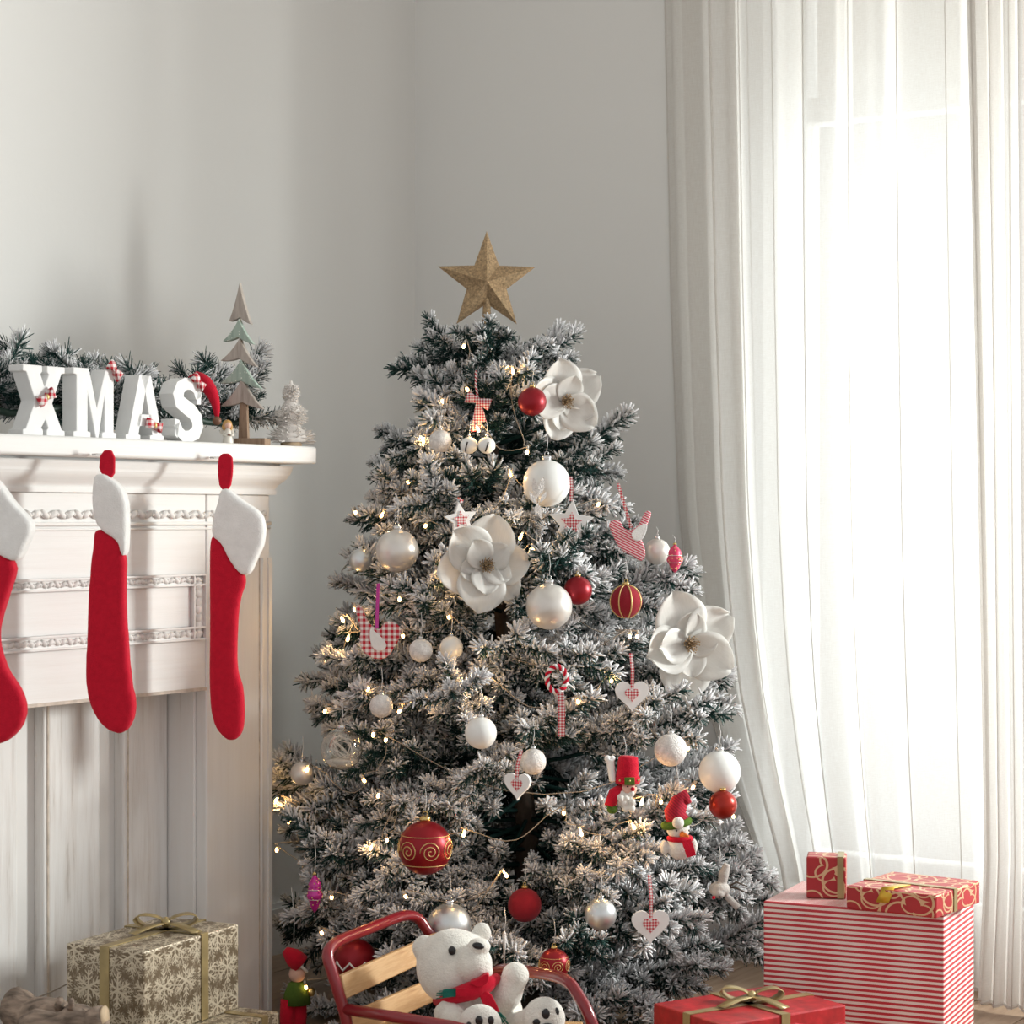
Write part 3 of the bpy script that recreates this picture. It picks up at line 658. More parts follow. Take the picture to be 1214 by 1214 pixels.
# letters (local frame: X along the shelf, front at -Y)
LT = 0.030
def stroke(mb, a, b, w): 
    a = Vector((a[0], 0, a[1])); b = Vector((b[0], 0, b[1])); d = (b - a).normalized(); q = Vector((-d.z, 0, d.x)) * w / 2
    mb.prism([(p.x, p.z) for p in (a - q, b - q, b + q, a + q)], 0, LT)
def letter(ch, x0, x1, zh, label, yaw):
    """x0,x1: pixel columns of the front face feet"""
    pa, pb = on_fire(x0, 520, -0.035), on_fire(x1, 520, -0.035)
    wdt = (pb - pa).length; base = Vector((pa.x, pa.y, ZS1))
    root = thing('letter_' + ch.lower(), label, 'letter', base, FIRE_RZ + yaw, None)
    m = MB(); W, Hh = wdt, zh; s = W / 0.09
    if ch == 'X':
        # slab-serif outline with two crossed strokes
        poly = [(0, 0), (.48, 0), (.48, .09), (.44, .12), (.535, .235), (.60, .12), (.56, .09), (.56, 0), (1, 0), (1, .09), (.93, .10), (.70, .47), (.92, .90), (1, .91), (1, 1), (.57, 1), (.57, .91), (.61, .88), (.51, .70), (.42, .88), (.46, .91), (.46, 1), (0, 1), (0, .91), (.08, .90), (.29, .50), (.07, .10), (0, .09)]
        m.prism([(x * W, z * Hh) for x, z in poly], 0, LT)
    elif ch == 'M':
        poly = [(0, 0), (.40, 0), (.40, .09), (.33, .10), (.33, .62), (.52, 0), (.58, 0), (.72, .60), (.72, .10), (.66, .09), (.66, 0), (1, 0), (1, .09), (.94, .10), (.94, .90), (1, .91), (1, 1), (.74, 1), (.54, .45), (.36, 1), (0, 1), (0, .91), (.07, .90), (.07, .10), (0, .09)]
        m.prism([(x * W, z * Hh) for x, z in poly], 0, LT)
    elif ch == 'A':
        def pr(poly): m.prism([(x * W, z * Hh) for x, z in poly], 0, LT)
        pr([(0, 0), (.38, 0), (.38, .08), (.33, .09), (.36, .22), (.66, .22), (.70, .09), (.64, .08), (.64, 0), (1, 0), (1, .08), (.95, .09), (.66, 1), (.36, 1), (.07, .09), (0, .08)][0:3] + [(.33, .09), (.07, .09), (0, .08)])
        pr([(.64, 0), (1, 0), (1, .08), (.95, .09), (.70, .09), (.64, .08)])
        pr([(.07, .09), (.33, .09), (.53, .80), (.62, 1), (.36, 1)]); pr([(.70, .09), (.95, .09), (.66, 1), (.40, 1), (.50, .80)])
        pr([(.30, .22), (.72, .22), (.66, .40), (.36, .40)])
    else:
        pts = [(.88, .70), (.80, .83), (.62, .91), (.42, .91), (.24, .85), (.16, .74), (.22, .62), (.42, .55), (.64, .48), (.80, .38), (.84, .26), (.76, .15), (.56, .09), (.36, .09), (.20, .16), (.12, .28)]
        wid = [.15, .17, .18, .19, .22, .24, .24, .24, .24, .25, .25, .23, .19, .18, .17, .15]
        L_ = []; R_ = []
        for i, (x, z) in enumerate(pts):
            a = pts[max(0, i - 1)]; b = pts[min(len(pts) - 1, i + 1)]; d = Vector(((b[0] - a[0]) * W, 0, (b[1] - a[1]) * Hh)).normalized(); h = wid[i] * Hh * 0.5
            c = Vector((x * W, 0, z * Hh)); q = Vector((-d.z, 0, d.x)) * h
            L_.append((c.x + q.x, c.z + q.z)); R_.append((c.x - q.x, c.z - q.z))
        for i in range(len(pts) - 1): m.prism([R_[i], R_[i + 1], L_[i + 1], L_[i]], 0, LT)
        m.prism([(.80 * W, .60 * Hh), (.95 * W, .60 * Hh), (.95 * W, .88 * Hh), (.86 * W, .90 * Hh)], 0, LT)
        m.prism([(.04 * W, .10 * Hh), (.13 * W, .06 * Hh), (.20 * W, .34 * Hh), (.04 * W, .36 * Hh)], 0, LT)
        zmin = min(v[2] for v in m.v); m.v = [(v[0], v[1], (v[2] - zmin) * Hh / (max(q[2] for q in m.v) - zmin)) for v in m.v]
    m.build('letter_body', 'letter', root, smooth=False, bevel=0.0012 if ch in 'XM' else 0)
    return root, W
def bow(parent, c, size, mat, rot=0.0, tails=False, face=-1, name='bow', knot=None):
    """flat ribbon bow in the XZ plane of its parent at c"""
    mx = Matrix.Rotation(rot, 3, 'Y'); c = Vector(c); wv = mx @ Vector((0, 0, 1)) * size * 0.42
    m = MB()
    for sd in (-1, 1):
        pts = []; ws = []
        for i in range(13):
            t = i / 12; a = 2 * pi * t
            x = sd * size * 0.5 * (1 - cos(a)) * 0.5 * 2 * 0.5 * 2 * 0.5; y = face * (0.15 * size * sin(a) + 0.10 * size)
            pts.append(c + mx @ Vector((x * 1.0, y, 0))); ws.append(wv * (0.45 + 0.75 * (1 - cos(a)) * 0.5))
        m.strip(pts, ws, size * 0.02)
        if tails:
            pts = [c + mx @ Vector((sd * size * q * 0.42, face * size * 0.06, -size * q * 0.75)) for q in (0, 0.3, 0.65, 1.0)]
            m.strip(pts, mx @ Vector((size * 0.20, 0, size * 0.07)), size * 0.02)
    o = m.build(name, mat, parent)
    MB().ball(c + Vector((0, face * size * 0.16, 0)), (size * 0.10, size * 0.09, size * 0.14), 10, 8).build('knot', knot or mat, o)
    return o
lx, Wx = letter('X', 27, 77, 0.1035, 'white slab-serif letter X with a gingham bow at its crossing', 0.0)
bow(lx, (Wx * 0.49, -0.002, 0.057), 0.034, 'gingham_big', -0.5, knot='gold_paint')
lm, Wm = letter('M', 87, 138, 0.105, 'white slab-serif letter M with a gingham bow on its upper corner', 0.0)
bow(lm, (Wm * 0.90, -0.002, 0.104), 0.032, 'gingham_big', 0.75)
la, Wa = letter('A', 149, 194, 0.101, 'white slab-serif letter A with a gingham bow at its foot', 0.0)
bow(la, (Wa * 0.68, -0.002, 0.024), 0.034, 'gingham_big', 0.2, knot='gold_paint')
ls, Ws = letter('S', 206, 240, 0.102, 'white letter S with a gingham bow at its upper end', 0.0)
bow(ls, (Ws * 0.78, -0.002, 0.096), 0.030, 'gingham_big', 0.7)
# red felt cap hanging from the S
hp = on_fire(232, 443, 0.03); ht = on_fire(258, 497, -0.01)
hat = thing('elf_hat_ornament', 'narrow red felt elf hat with a brown bead drooping from the letter S', 'ornament', hp)
dv = ht - hp
pts = [dv * t + Vector((0.010 * sin(pi * t), -0.006, 0.004 * sin(pi * t))) for t in (0, .12, .25, .4, .55, .7, .85, 1)]
MB().tube(pts, [0.005, 0.010, 0.0125, 0.0115, 0.0095, 0.0075, 0.0055, 0.003], 12).build('felt_cone', 'felt_red', hat)
MB().ball(dv + Vector((0, -0.008, -0.003)), 0.0075, 12, 8).build('bead', 'brown_bead', hat)
MB().tube([Vector((0, -0.006, 0)), Vector((-0.012, 0.0, -0.006))], 0.0012, 6).build('loop', 'felt_red', hat)
# little angel
ap = on_fire(270, 526, -0.04); ap.z = ZS1
an = thing('angel_figurine', 'tiny blond angel figurine in a white gown beside the wooden tree', 'figurine', ap, FIRE_RZ * 0.4)
MB().lathe([(0.0085, 0), (0.009, 0.002), (0.0075, 0.010), (0.006, 0.018), (0.0052, 0.022), (0.003, 0.025)], 14).build('gown', 'porcelain', an)
MB().ball((0, 0, 0.0305), 0.0062, 12, 8).build('head', 'skin', an)
h = MB(); h.ball((0, 0.0018, 0.0325), (0.0078, 0.0068, 0.0068), 12, 8); h.ball((-0.0055, 0.002, 0.0275), (0.0035, 0.004, 0.006), 8, 6).ball((0.0055, 0.002, 0.0275), (0.0035, 0.004, 0.006), 8, 6); h.build('hair', 'hair', an)
for sd in (-1, 1):
    MB().tube([(sd * 0.0055, -0.001, 0.020), (sd * 0.0085, -0.003, 0.014), (sd * 0.003, -0.0075, 0.0135)], [0.0022, 0.002, 0.0016], 8).build('arm', 'porcelain', an)
    MB().prism([(sd * 0.002, 0.021), (sd * 0.011, 0.026), (sd * 0.012, 0.018), (sd * 0.003, 0.012)], 0.005, 0.0065).build('wing', 'porcelain', an, smooth=False)
MB().ball((0, -0.0085, 0.0145), 0.0022, 8, 6).build('heart_bead', 'brown_bead', an)
# wooden fir tree
wp = on_fire(289, 527, -0.028); wp.z = ZS1; sc = F / wp.y
def wpx(x, y): return ((x - 289) / sc, (527 - y) / sc)
wt = thing('wooden_tree', 'wooden fir tree with grey and glittered mint tiers on a block base', 'wooden tree', wp, -0.15)
tiers = [((284, 334), (271, 380), (298, 384), 'grey_wood'), ((284, 377), (264, 404), (302, 408), 'mint'), ((285, 400), (261, 427), (306, 435), 'grey_wood'), ((287, 426), (261, 454), (312, 461), 'mint'), ((288, 448), (262, 481), (314, 485), 'grey_wood')]
for i, (ap_, l_, r_, mt) in enumerate(tiers):
    a, b, c = Vector(wpx(*ap_)), Vector(wpx(*l_)), Vector(wpx(*r_)); mid = (b + c) / 2 + Vector((0, 0.009))
    def bez(p, q, k, n=7):
        ctrl = (p + q) / 2 + k; return [((1 - t) ** 2 * p + 2 * t * (1 - t) * ctrl + t * t * q) for t in [j / n for j in range(n)]]
    w_ = (c - b).length
    poly = bez(a, b, Vector((w_ * 0.06, -0.004))) + bez(b, mid, Vector((0, -0.004))) + bez(mid, c, Vector((0, -0.004))) + bez(c, a, Vector((-w_ * 0.06, -0.004)))
    yo = -0.0012 * i if i % 2 == 0 else -0.0012 * i - 0.002
    MB().prism([(p.x, p.y) for p in poly], yo - 0.002, yo + 0.012).build('tier', mt, wt, smooth=False, bevel=0.0012)
MB().prism([wpx(282, 522), wpx(294, 522), wpx(292, 340 + 130), wpx(284, 470)], 0.0, 0.012).build('trunk', 'brown_wood', wt, smooth=False, bevel=0.001)
x0, z1_ = wpx(279, 519.5); x1, _ = wpx(317, 519.5)
MB().box(x0, x1, -0.012, 0.024, 0, 0.0105).build('base', 'brown_wood', wt, smooth=False, bevel=0.001)
# frosted cone-like tree ornament at the shelf end
fpx = on_fire(345, 529, -0.022); fpx.z = ZS1
ft = thing('frosted_tree', 'small frosted cream bottle-brush tree at the end of the mantel', 'small tree', fpx)
MB().lathe([(0.018, 0), (0.018, 0.008), (0.004, 0.010), (0.003, 0.03)], 14).build('stand', 'log_end', ft)
def frosted():
    rnd = random.Random(8); mb = MB(); col = []
    for i in range(1100):
        z = 0.008 + 0.095 * rnd.random(); rr = 0.040 * (1 - (z - 0.008) / 0.130) * (0.85 + 0.25 * sin(z * 150)); th = rnd.uniform(0, 6.283)
        needle(mb, col, Vector((0, 0, z)), Vector((cos(th), sin(th), rnd.uniform(-0.1, 0.45))).normalized(), rr * rnd.uniform(.8, 1.1), 0.0018, 0.62, 0.95)
    return finish(mb, col, 'bristles')
fm = frosted(); fm.materials.clear(); fm.materials.append(plain('frosted_cream_bristle', (0.88, 0.84, 0.80), 0.9, var=0.06, scale=90))
MB().lathe([(0.030 * (1 - z_ / 0.112) * (0.9 + 0.18 * sin(z_ * 150)), 0.008 + z_) for z_ in [i * 0.005 for i in range(22)]], 20).build('cone', fm.materials[0], ft)
o = bpy.data.objects.new('bristles', fm); COL.objects.link(o); o.parent = ft; o['kind'] = 'stuff'

# ================================================================== stockings
def z2(pts, k=3.468, ox=0, oy=540): return [(x / k + ox, y / k + oy) for x, y in pts]
def smooth_poly(p, it=2):
    for _ in range(it):
        q = []
        for i in range(len(p)):
            a, b = p[i], p[(i + 1) % len(p)]
            q += [(a[0] * .75 + b[0] * .25, a[1] * .75 + b[1] * .25), (a[0] * .25 + b[0] * .75, a[1] * .25 + b[1] * .75)]
        p = q
    return p
def stocking(label, cx_px, loop, cuff, sock, yaw=0.0):
    c = on_fire(cx_px, 700, -0.108 if cx_px > 0 else -0.128); d = c.y
    base = P(cx_px, 540, d)
    root = thing('christmas_stocking', label, 'stocking', base, yaw, 'stockings hanging from the mantel')
    k = F / d
    def loc(p): return [((x - cx_px) / k / max(0.5, cos(yaw)), (540 - y) / k) for x, y in p]
    lp = loc(loop)
    MB().prism(smooth_poly(lp, 1), -0.004, 0.004).build('hanging_loop', 'felt_red', root, bevel=0.002)
    zt_ = max(z for x, z in lp); xm = sum(x for x, z in lp if z > zt_ - 0.012) / max(1, sum(1 for x, z in lp if z > zt_ - 0.012))
    inw = Matrix.Rotation(-yaw, 3, 'Z') @ (-N)
    MB().tube([Vector((xm, 0, zt_ - 0.006)), Vector((xm, 0, zt_ - 0.006)) + inw * 0.032], 0.0018, 8).build('nail', 'silver_cap', root)
    def puff(poly, th, name, mat):
        m = MB(); sp = smooth_poly(loc(poly), 2); m.prism(sp, -th / 2, th / 2)
        return remesh(m, 0.0042, 9, name, mat, root)
    puff(sock, 0.030, 'sock', 'felt_red')
    cf = puff(cuff, 0.038, 'cuff', 'felt_white')
    cf.location.y = -0.002
    return root
stocking('red felt stocking with white cuff, next to the carved panel centre, toe showing face on', 131,
         z2([(415, -22), (474, -22), (472, 105), (406, 75)]),
         z2([(402, 62), (470, 95), (526, 150), (534, 300), (524, 428), (500, 400), (498, 352), (404, 298), (384, 200), (388, 120)]),
         z2([(395, 285), (505, 345), (505, 390), (525, 430), (517, 500), (522, 700), (542, 950), (560, 1000), (558, 1065), (530, 1130), (490, 1146), (428, 1115), (382, 1045), (356, 950), (362, 750), (372, 500), (388, 370)]))
stocking('red felt stocking with wide white cuff hanging over the right leg of the fireplace', 271,
         z2([(902, -8), (955, -8), (960, 60), (947, 142), (905, 142), (894, 60)]),
         z2([(912, 132), (944, 134), (1000, 185), (1092, 240), (1095, 350), (1062, 420), (1022, 512), (956, 450), (908, 345), (872, 338), (878, 260), (902, 190)]),
         z2([(866, 320), (915, 330), (965, 440), (1022, 505), (988, 580), (977, 700), (972, 880), (1002, 950), (1008, 1100), (988, 1160), (950, 1174), (918, 1155), (876, 1095), (862, 950), (866, 700), (864, 480)]))
stocking('red felt stocking with white cuff, furthest from the tree', -2,
         z2([(-60, -28), (-5, -28), (-8, 100), (-58, 95)]),
         z2([(-75, 80), (-5, 90), (60, 190), (120, 250), (152, 290), (112, 380), (82, 446), (0, 405), (-80, 360), (-105, 200)]),
         z2([(-85, 350), (0, 395), (82, 442), (42, 560), (2, 690), (-5, 760), (30, 880), (80, 945), (112, 1020), (104, 1095), (62, 1155), (0, 1190), (-60, 1175), (-100, 1000), (-92, 700)]))

# ================================================================== gifts and logs by the fireplace
def gift(name, label, c, u, su, sv, h, z, paper):
    """box with corner c (x,y), first edge direction u, sizes; local X along u"""
    root = thing(name, label, 'gift box', (c[0], c[1], z), atan2(u[1], u[0]))
    MB().box(0, su, 0, sv, 0, h).build('box', paper, root, smooth=False, bevel=0.0025)
    return root
def ribbon_x(root, y, w, su, h, mat, name='ribbon', th=0.0012):   # band across X, wrapping top and both ends
    e = th; MB().strip([(-e, y, 0.001), (-e, y, h + e), (su / 2, y, h + e), (su + e, y, h + e), (su + e, y, 0.001)][0:2], Vector((0, w, 0)), th).strip([(-e, y, h + e), (su + e, y, h + e)], Vector((0, w, 0)), th).strip([(su + e, y, h + e), (su + e, y, 0.001)], Vector((0, w, 0)), th).build(name, mat, root, smooth=False)
def ribbon_y(root, x, w, sv, h, mat, name='ribbon', th=0.0012):
    e = th; MB().strip([(x, -e, 0.001), (x, -e, h + e)], Vector((w, 0, 0)), th).strip([(x, -e, h + e), (x, sv + e, h + e)], Vector((w, 0, 0)), th).strip([(x, sv + e, h + e), (x, sv + e, 0.001)], Vector((w, 0, 0)), th).build(name, mat, root, smooth=False)
def top_bow(root, c, size, mat, rz=0, red=False, name='bow'):
    """standing two-loop bow on top of a gift: lies in the XY plane at c"""
    c = Vector(c); m = MB(); mx = Matrix.Rotation(rz, 3, 'Z')
    for a, L in ((0.25, 1.0), (pi - 0.2, 1.0)):
        d = mx @ Vector((cos(a), sin(a), 0)); sd = Vector((-d.y, d.x, 0)); pts = []; ws = []
        for i in range(13):
            t = i / 12 * 2 * pi
            pts.append(c + d * size * 0.55 * L * (1 - cos(t)) / 2 + Vector((0, 0, size * (0.10 + 0.11 * sin(t) + 0.08 * (1 - cos(t)) / 2)))); ws.append(sd * size * (0.12 + 0.22 * (1 - cos(t)) / 2))
        m.strip(pts, ws, size * 0.012)
    for a in (-0.7, pi + 0.75):
        d = mx @ Vector((cos(a), sin(a), 0)); sd = Vector((-d.y, d.x, 0))
        m.strip([c + d * size * q * 0.75 + Vector((0, 0, size * (0.10 * (1 - q) ** 2 + 0.03 + 0.05 * sin(pi * q)))) for q in (0, .25, .5, .75, 1)], sd * size * 0.22, size * 0.012)
    o = m.build(name, mat, root)
    MB().ball(c + Vector((0, 0, size * 0.12)), (size * .09, size * .09, size * .10), 10, 8).build('knot', mat, o)
    return o
HB = 0.12
pr_ = on_z(283, 1195, HB); pf = on_z(190, 1231, HB)
u = Vector((pr_.x - pf.x, pr_.y - pf.y)); u = Vector((u.x + 0.010, u.y)).normalized(); v = Vector((-u.y, u.x))
su, sv, hh = 0.235, 0.140, 0.128
cfr = Vector((pr_.x, pr_.y)) - u * su
g1 = gift('gift_box', 'gold snowflake-paper gift with a dark gold bow beside the fireplace', cfr, u, su, sv, hh, HB, 'snowflake')
ribbon_x(g1, sv * 0.5, 0.017, su, hh, 'gold_ribbon'); ribbon_y(g1, su * 0.62, 0.017, sv, hh, 'gold_ribbon')
top_bow(g1, (su * 0.62, sv * 0.5, hh + 0.001), 0.085, 'gold_ribbon', -1.0)
# flat gold box under it
cor = on_z(331, 1199, HB)
sx2, sy2 = 0.28, 0.12
c2 = Vector((cor.x, cor.y)) - u * sx2
g2 = gift('gift_box', 'flat gold snowflake-paper gift lying under the other gold one', c2, u, sx2, sy2, HB - 0.001, 0.0005, 'snowflake')
ribbon_y(g2, sx2 * 0.86, 0.016, sy2, HB - 0.001, 'gold_ribbon', th=0.0008)
# logs
def log(label, p, q, r, seed):
    p, q = Vector(p), Vector(q); rnd = random.Random(seed); n = 12
    root = thing('log', label, 'log', p)
    pts = [(q - p) * (i / n) + Vector((0, 0, 0.004 * sin(i * 1.3 + seed))) for i in range(n + 1)]
    b = MB().tube(pts, [r * (1 + 0.08 * sin(i * 2.1 + seed)) for i in range(n + 1)], 14).build('bark', 'log', root)
    d = (q - p).normalized()
    for e, s_ in ((pts[0], -1), (pts[-1], 1)): MB().tube([e - d * 0.001 * s_, e + d * 0.0015 * s_], r * 0.86, 14).build('cut_end', 'log_end', root)
    kx = pts[7] + Vector((0, -0.3 * r, r * 0.8)); MB().tube([kx, kx + Vector((0.004, -0.012, 0.016))], [r * 0.33, r * 0.2], 8).build('branch_stub', 'log', root)
    return root
dv_ = 3.10
la_ = P(16, 1196, 2.97); lb_ = P(112, 1221, 2.89)
log('knotty grey-brown log lying on top of the log pile', la_, lb_, 0.026, 1)
gl1 = on_fire(-45, 1240, -0.14); gl1.z = 0.073; gl2 = on_fire(62, 1240, -0.14); gl2.z = 0.073
log('thick brown log on the floor at the bottom of the log pile', gl1, gl2, 0.070, 2)
pe = P(124, 1209, 2.83)
log('pale cut log end on its side against the gold gift', (pe.x - 0.11, pe.y + 0.02, pe.z - 0.012), (pe.x, pe.y, pe.z), 0.017, 5)
cb = P(-8, 1197, 2.96); ce = P(117, 1144, 3.30)
wr_ = thing('light_cable', 'thin pale cable stretched from the logs to the gold gift', 'cable', cb)
MB().tube([(ce - cb) * t + Vector((0, 0, -0.010 * sin(pi * t))) for t in [i / 10 for i in range(11)]] , 0.0011, 6).build('cable', 'wire', wr_)
# ================================================================== the tree
TD = 3.80
TSC = F / TD
def zy(y): return H + (HY - y) / TSC
CTAB = [(z_, x_) for z_, x_ in sorted((zy(y), (cx - CX) / TSC) for y, cx in ((380, 577), (450, 585), (500, 590), (600, 582), (700, 595), (850, 607), (1000, 627), (1100, 622), (1214, 610)))]
RTAB = sorted((zy(y), hw / TSC) for y, hw in ((372, 88), (400, 98), (450, 100), (500, 126), (560, 146), (600, 160), (680, 200), (760, 234), (850, 272), (950, 296), (1000, 306), (1100, 300), (1150, 285), (1214, 255)))
def tree_c(z): return Vector((interp(CTAB, z), TD, z))
def tree_r(z): return interp(RTAB, z)
def on_tree(x, y, k=1.0):
    """front of the tree's envelope on the line of sight through pixel (x, y)"""
    d = TD - 0.62
    best = None
    while d < TD + 0.02:
        p = P(x, y, d); c = tree_c(p.z); r_ = tree_r(p.z) * k
        if (p - c).length <= r_: return p
        d += 0.004
    return P(x, y, TD - 0.10)
tree = thing('christmas_tree', 'snow-flocked artificial Christmas tree hung with white and red ornaments', 'Christmas tree', (tree_c(0).x, TD, 0))
TB = Vector(tree.location)
tp = [tree_c(z) - TB for z in (0.02, 0.3, 0.6, 0.9, 1.1, zy(392))]
MB().tube(tp, [0.022, 0.020, 0.017, 0.013, 0.010, 0.006], 10).build('trunk', 'bark', tree)
st = MB()
for k in range(4):
    a = k * pi / 2 + 0.4; st.tube([(0, 0, 0.10), (0.12 * cos(a), 0.12 * sin(a), 0.05), (0.2 * cos(a), 0.2 * sin(a), 0.008)], 0.008, 8)
st.build('stand', 'green_wire', tree)
rt = random.Random(21)
z = 0.10; tier = 0; nb = 0
ztop = zy(410)
while z < ztop + 0.001:
    f = (z - 0.10) / (ztop - 0.10)
    r_ = tree_r(z)
    n = max(6, int(2 * pi * r_ / 0.20 + 2.0))
    for k in range(n):
        az = 2 * pi * (k + 0.5 * (tier % 2) + rt.uniform(-.25, .25)) / n
        L = tree_r(min(z + 0.02, ztop)) * rt.uniform(0.76, 1.05)
        # the far side stays short of the walls
        if sin(az) > 0.2: L *= 0.86
        pitch = -0.12 + 0.34 * f + rt.uniform(-.26, .26)
        if f > 0.88: pitch = 0.34 * abs(cos(az)) ** 1.5 - 0.10 + rt.uniform(-.08, .08)
        i = min(range(4), key=lambda q: abs(LENS[q] - L))
        pr = rt.random() - 0.30 * max(0, f - 0.72) / 0.28 * 1.4
        key = 'snowy' if pr > 0.42 else ('mid' if pr > 0.12 else 'green')
        c = tree_c(z) - TB
        # keep clear of the fireplace corner and the gifts
        tip = TB + c + Vector((cos(az) * L, sin(az) * L, 0)); q = tip - C0
        if q.dot(N) < 0.10 and q.dot(T) < 0.10: L *= 0.8
        if tip.x > 0.31 and tip.y < 3.74 and z < 0.34: L *= 0.84
        o = bpy.data.objects.new('branch', BR[(i, key)][rt.randrange(3)]); COL.objects.link(o); o.parent = tree
        o.location = c + Vector((0, 0, rt.uniform(-.035, .035) - 0.05 * L)); o.rotation_euler = (rt.uniform(-.7, .7), -pitch, az); s_ = L / LENS[i]; o.scale = (s_, max(0.85, min(1.15, s_)), max(0.85, min(1.15, s_)))
        nb += 1
    z += 0.066 if z < 0.7 else 0.056
    tier += 1
# a few upright shoots round the foot of the star
for k in range(7):
    az = k * 0.9 + 0.3
    o = bpy.data.objects.new('branch', BR[(0, 'green' if k % 3 else 'mid')][k % 3]); COL.objects.link(o); o.parent = tree
    o.location = tree_c(zy(440)) - TB; o.rotation_euler = (0.3 * k, -R(16 if k % 2 else 24), az); o.scale = (0.92 if k % 2 else 0.5,) * 3

# star topper
sp_ = tree_c(zy(388)); sx_ = P(577, 330, TD)
star = thing('star_topper', 'gold glitter five-pointed star on the tip of the tree', 'star', (sx_.x, TD, zy(392)), 0.06)
zc = (392 - 335) / TSC; Ro, Ri = 61 / TSC, 25 / TSC; vs = []
for k in range(10):
    a = pi / 2 + k * pi / 5; r_ = Ro if k % 2 == 0 else Ri; vs.append(Vector((r_ * cos(a), 0, zc + r_ * sin(a))))
vs += [Vector((0, -0.020, zc)), Vector((0, 0.020, zc))]
MB().add(vs, [(k, (k + 1) % 10, 10) for k in range(10)] + [((k + 1) % 10, k, 11) for k in range(10)]).build('star_body', 'gold', star, smooth=False)
MB().lathe([(0.010, -0.012), (0.0105, 0.0), (0.0075, 0.030), (0.006, 0.062), (0.004, zc)], 14).build('socket', 'gold', star)

# ================================================================== fairy lights
BULBS = [(550, 411), (608, 441), (554, 462), (525, 476), (567, 510), (502, 523), (605, 563), (484, 571), (625, 536), (422, 607), (453, 611), (505, 623), (572, 625), (617, 637), (632, 652), (522, 677), (534, 682), (474, 710), (709, 598),
         (407, 735), (421, 722), (413, 757), (478, 753), (532, 731), (576, 806), (385, 782), (437, 816), (746, 754), (755, 754), (725, 806), (489, 831), (474, 842), (386, 842), (458, 876), (443, 870), (366, 910), (685, 831),
         (328, 948), (344, 973), (329, 1006), (491, 979), (550, 988), (440, 1004), (459, 994), (432, 924), (449, 942), (815, 886), (821, 932), (760, 951), (783, 949), (751, 979), (689, 987), (868, 966), (394, 1062), (481, 1061), (382, 1104), (364, 1167), (600, 1036), (668, 962)]
BIG = {(407, 735): 0.10, (576, 806): 0.09, (760, 951): 0.09, (689, 987): 0.07, (605, 563): 0.05, (328, 948): 0.08, (489, 831): 0.04, (453, 611): 0.04, (502, 523): 0.05, (617, 637): 0.05, (725, 806): 0.05, (366, 910): 0.05, (534, 682): 0.05, (751, 979): 0.05, (440, 1004): 0.04, (567, 510): 0.05, (608, 441): 0.03, (550, 988): 0.04, (413, 757): 0.04, (600, 1036): 0.06}
BULBS.sort(key=lambda b: b[1])
bands = [BULBS[i::1] for i in range(1)]
groups = [[b for b in BULBS if lo <= b[1] < hi] for lo, hi in ((0, 640), (640, 850), (850, 2000))]
LB = ('fairy light string wound through the slim upper third of the tree', 'fairy light string wound round the middle of the tree', 'fairy light string wound through the broad lower branches of the tree')
bulb_me = MB().lathe([(0.0006, -0.0045), (0.0020, -0.0038), (0.0027, -0.0015), (0.0026, 0.0010), (0.0017, 0.0035)], 10).mesh('bulb'); bulb_me.materials.append(M['bulb'])
sock_me = MB().lathe([(0.0020, 0.0032), (0.0022, 0.0095), (0.0012, 0.0115)], 8).mesh('bulb_socket'); sock_me.materials.append(M['socket'])
for gi, gb in enumerate(groups):
    rows = []; row = []
    gb.sort(key=lambda b: b[1]); 
    for b in gb:
        if row and b[1] - row[0][1] > 62: rows.append(row); row = []
        row.append(b)
    rows.append(row); seq = []
    for i, r_ in enumerate(rows): r_.sort(key=lambda b: b[0] * (1 if i % 2 == 0 else -1)); seq += r_
    p0 = on_tree(*seq[0], 0.97)
    root = thing('fairy_lights', LB[gi], 'fairy lights', p0)
    prev = None; wire = MB()
    for (x, y) in seq:
        p = on_tree(x, y, 0.985 if (x, y) not in BIG else 0.95) + Vector((0, -0.012, 0)); q = p - p0; top = q + Vector((0, 0, 0.011))
        o = bpy.data.objects.new('bulb', bulb_me); COL.objects.link(o); o.parent = root; o.location = q; o.rotation_euler = (rt.uniform(-.6, .6), rt.uniform(-.6, .6), 0)
        s = bpy.data.objects.new('bulb_socket', sock_me); COL.objects.link(s); s.parent = o
        if (x, y) in BIG:
            l_ = bpy.data.lights.new('bulb_glow', 'POINT'); l_.energy = BIG[(x, y)] * 1.4; l_.color = (1.0, 0.58, 0.22); l_.shadow_soft_size = 0.004
            lo = bpy.data.objects.new('bulb_glow', l_); COL.objects.link(lo); lo.parent = root; lo.location = q + Vector((0, -0.006, 0.0))
        if prev is not None:
            L = (top - prev).length; sag = min(0.09, 0.25 * L)
            pts = []
            for i in range(9):
                t = i / 8; w_ = prev.lerp(top, t) + Vector((0.006 * sin(7 * t + x), 0, -sag * 4 * t * (1 - t)))
                if 0 < i < 8:
                    pw = w_ + p0; c = tree_c(pw.z); h_ = Vector((pw.x - c.x, pw.y - c.y, 0)); rr = tree_r(pw.z) * 0.86
                    if h_.length > 1e-4: 
                        if h_.length < rr or True: pw = Vector((c.x, c.y, pw.z)) + h_.normalized() * rr
                    w_ = w_.lerp(pw - p0, 0.6)
                pts.append(w_)
            wire.tube(pts, 0.0008, 5)
        prev = top
    wire.build('cable', 'wire', root)

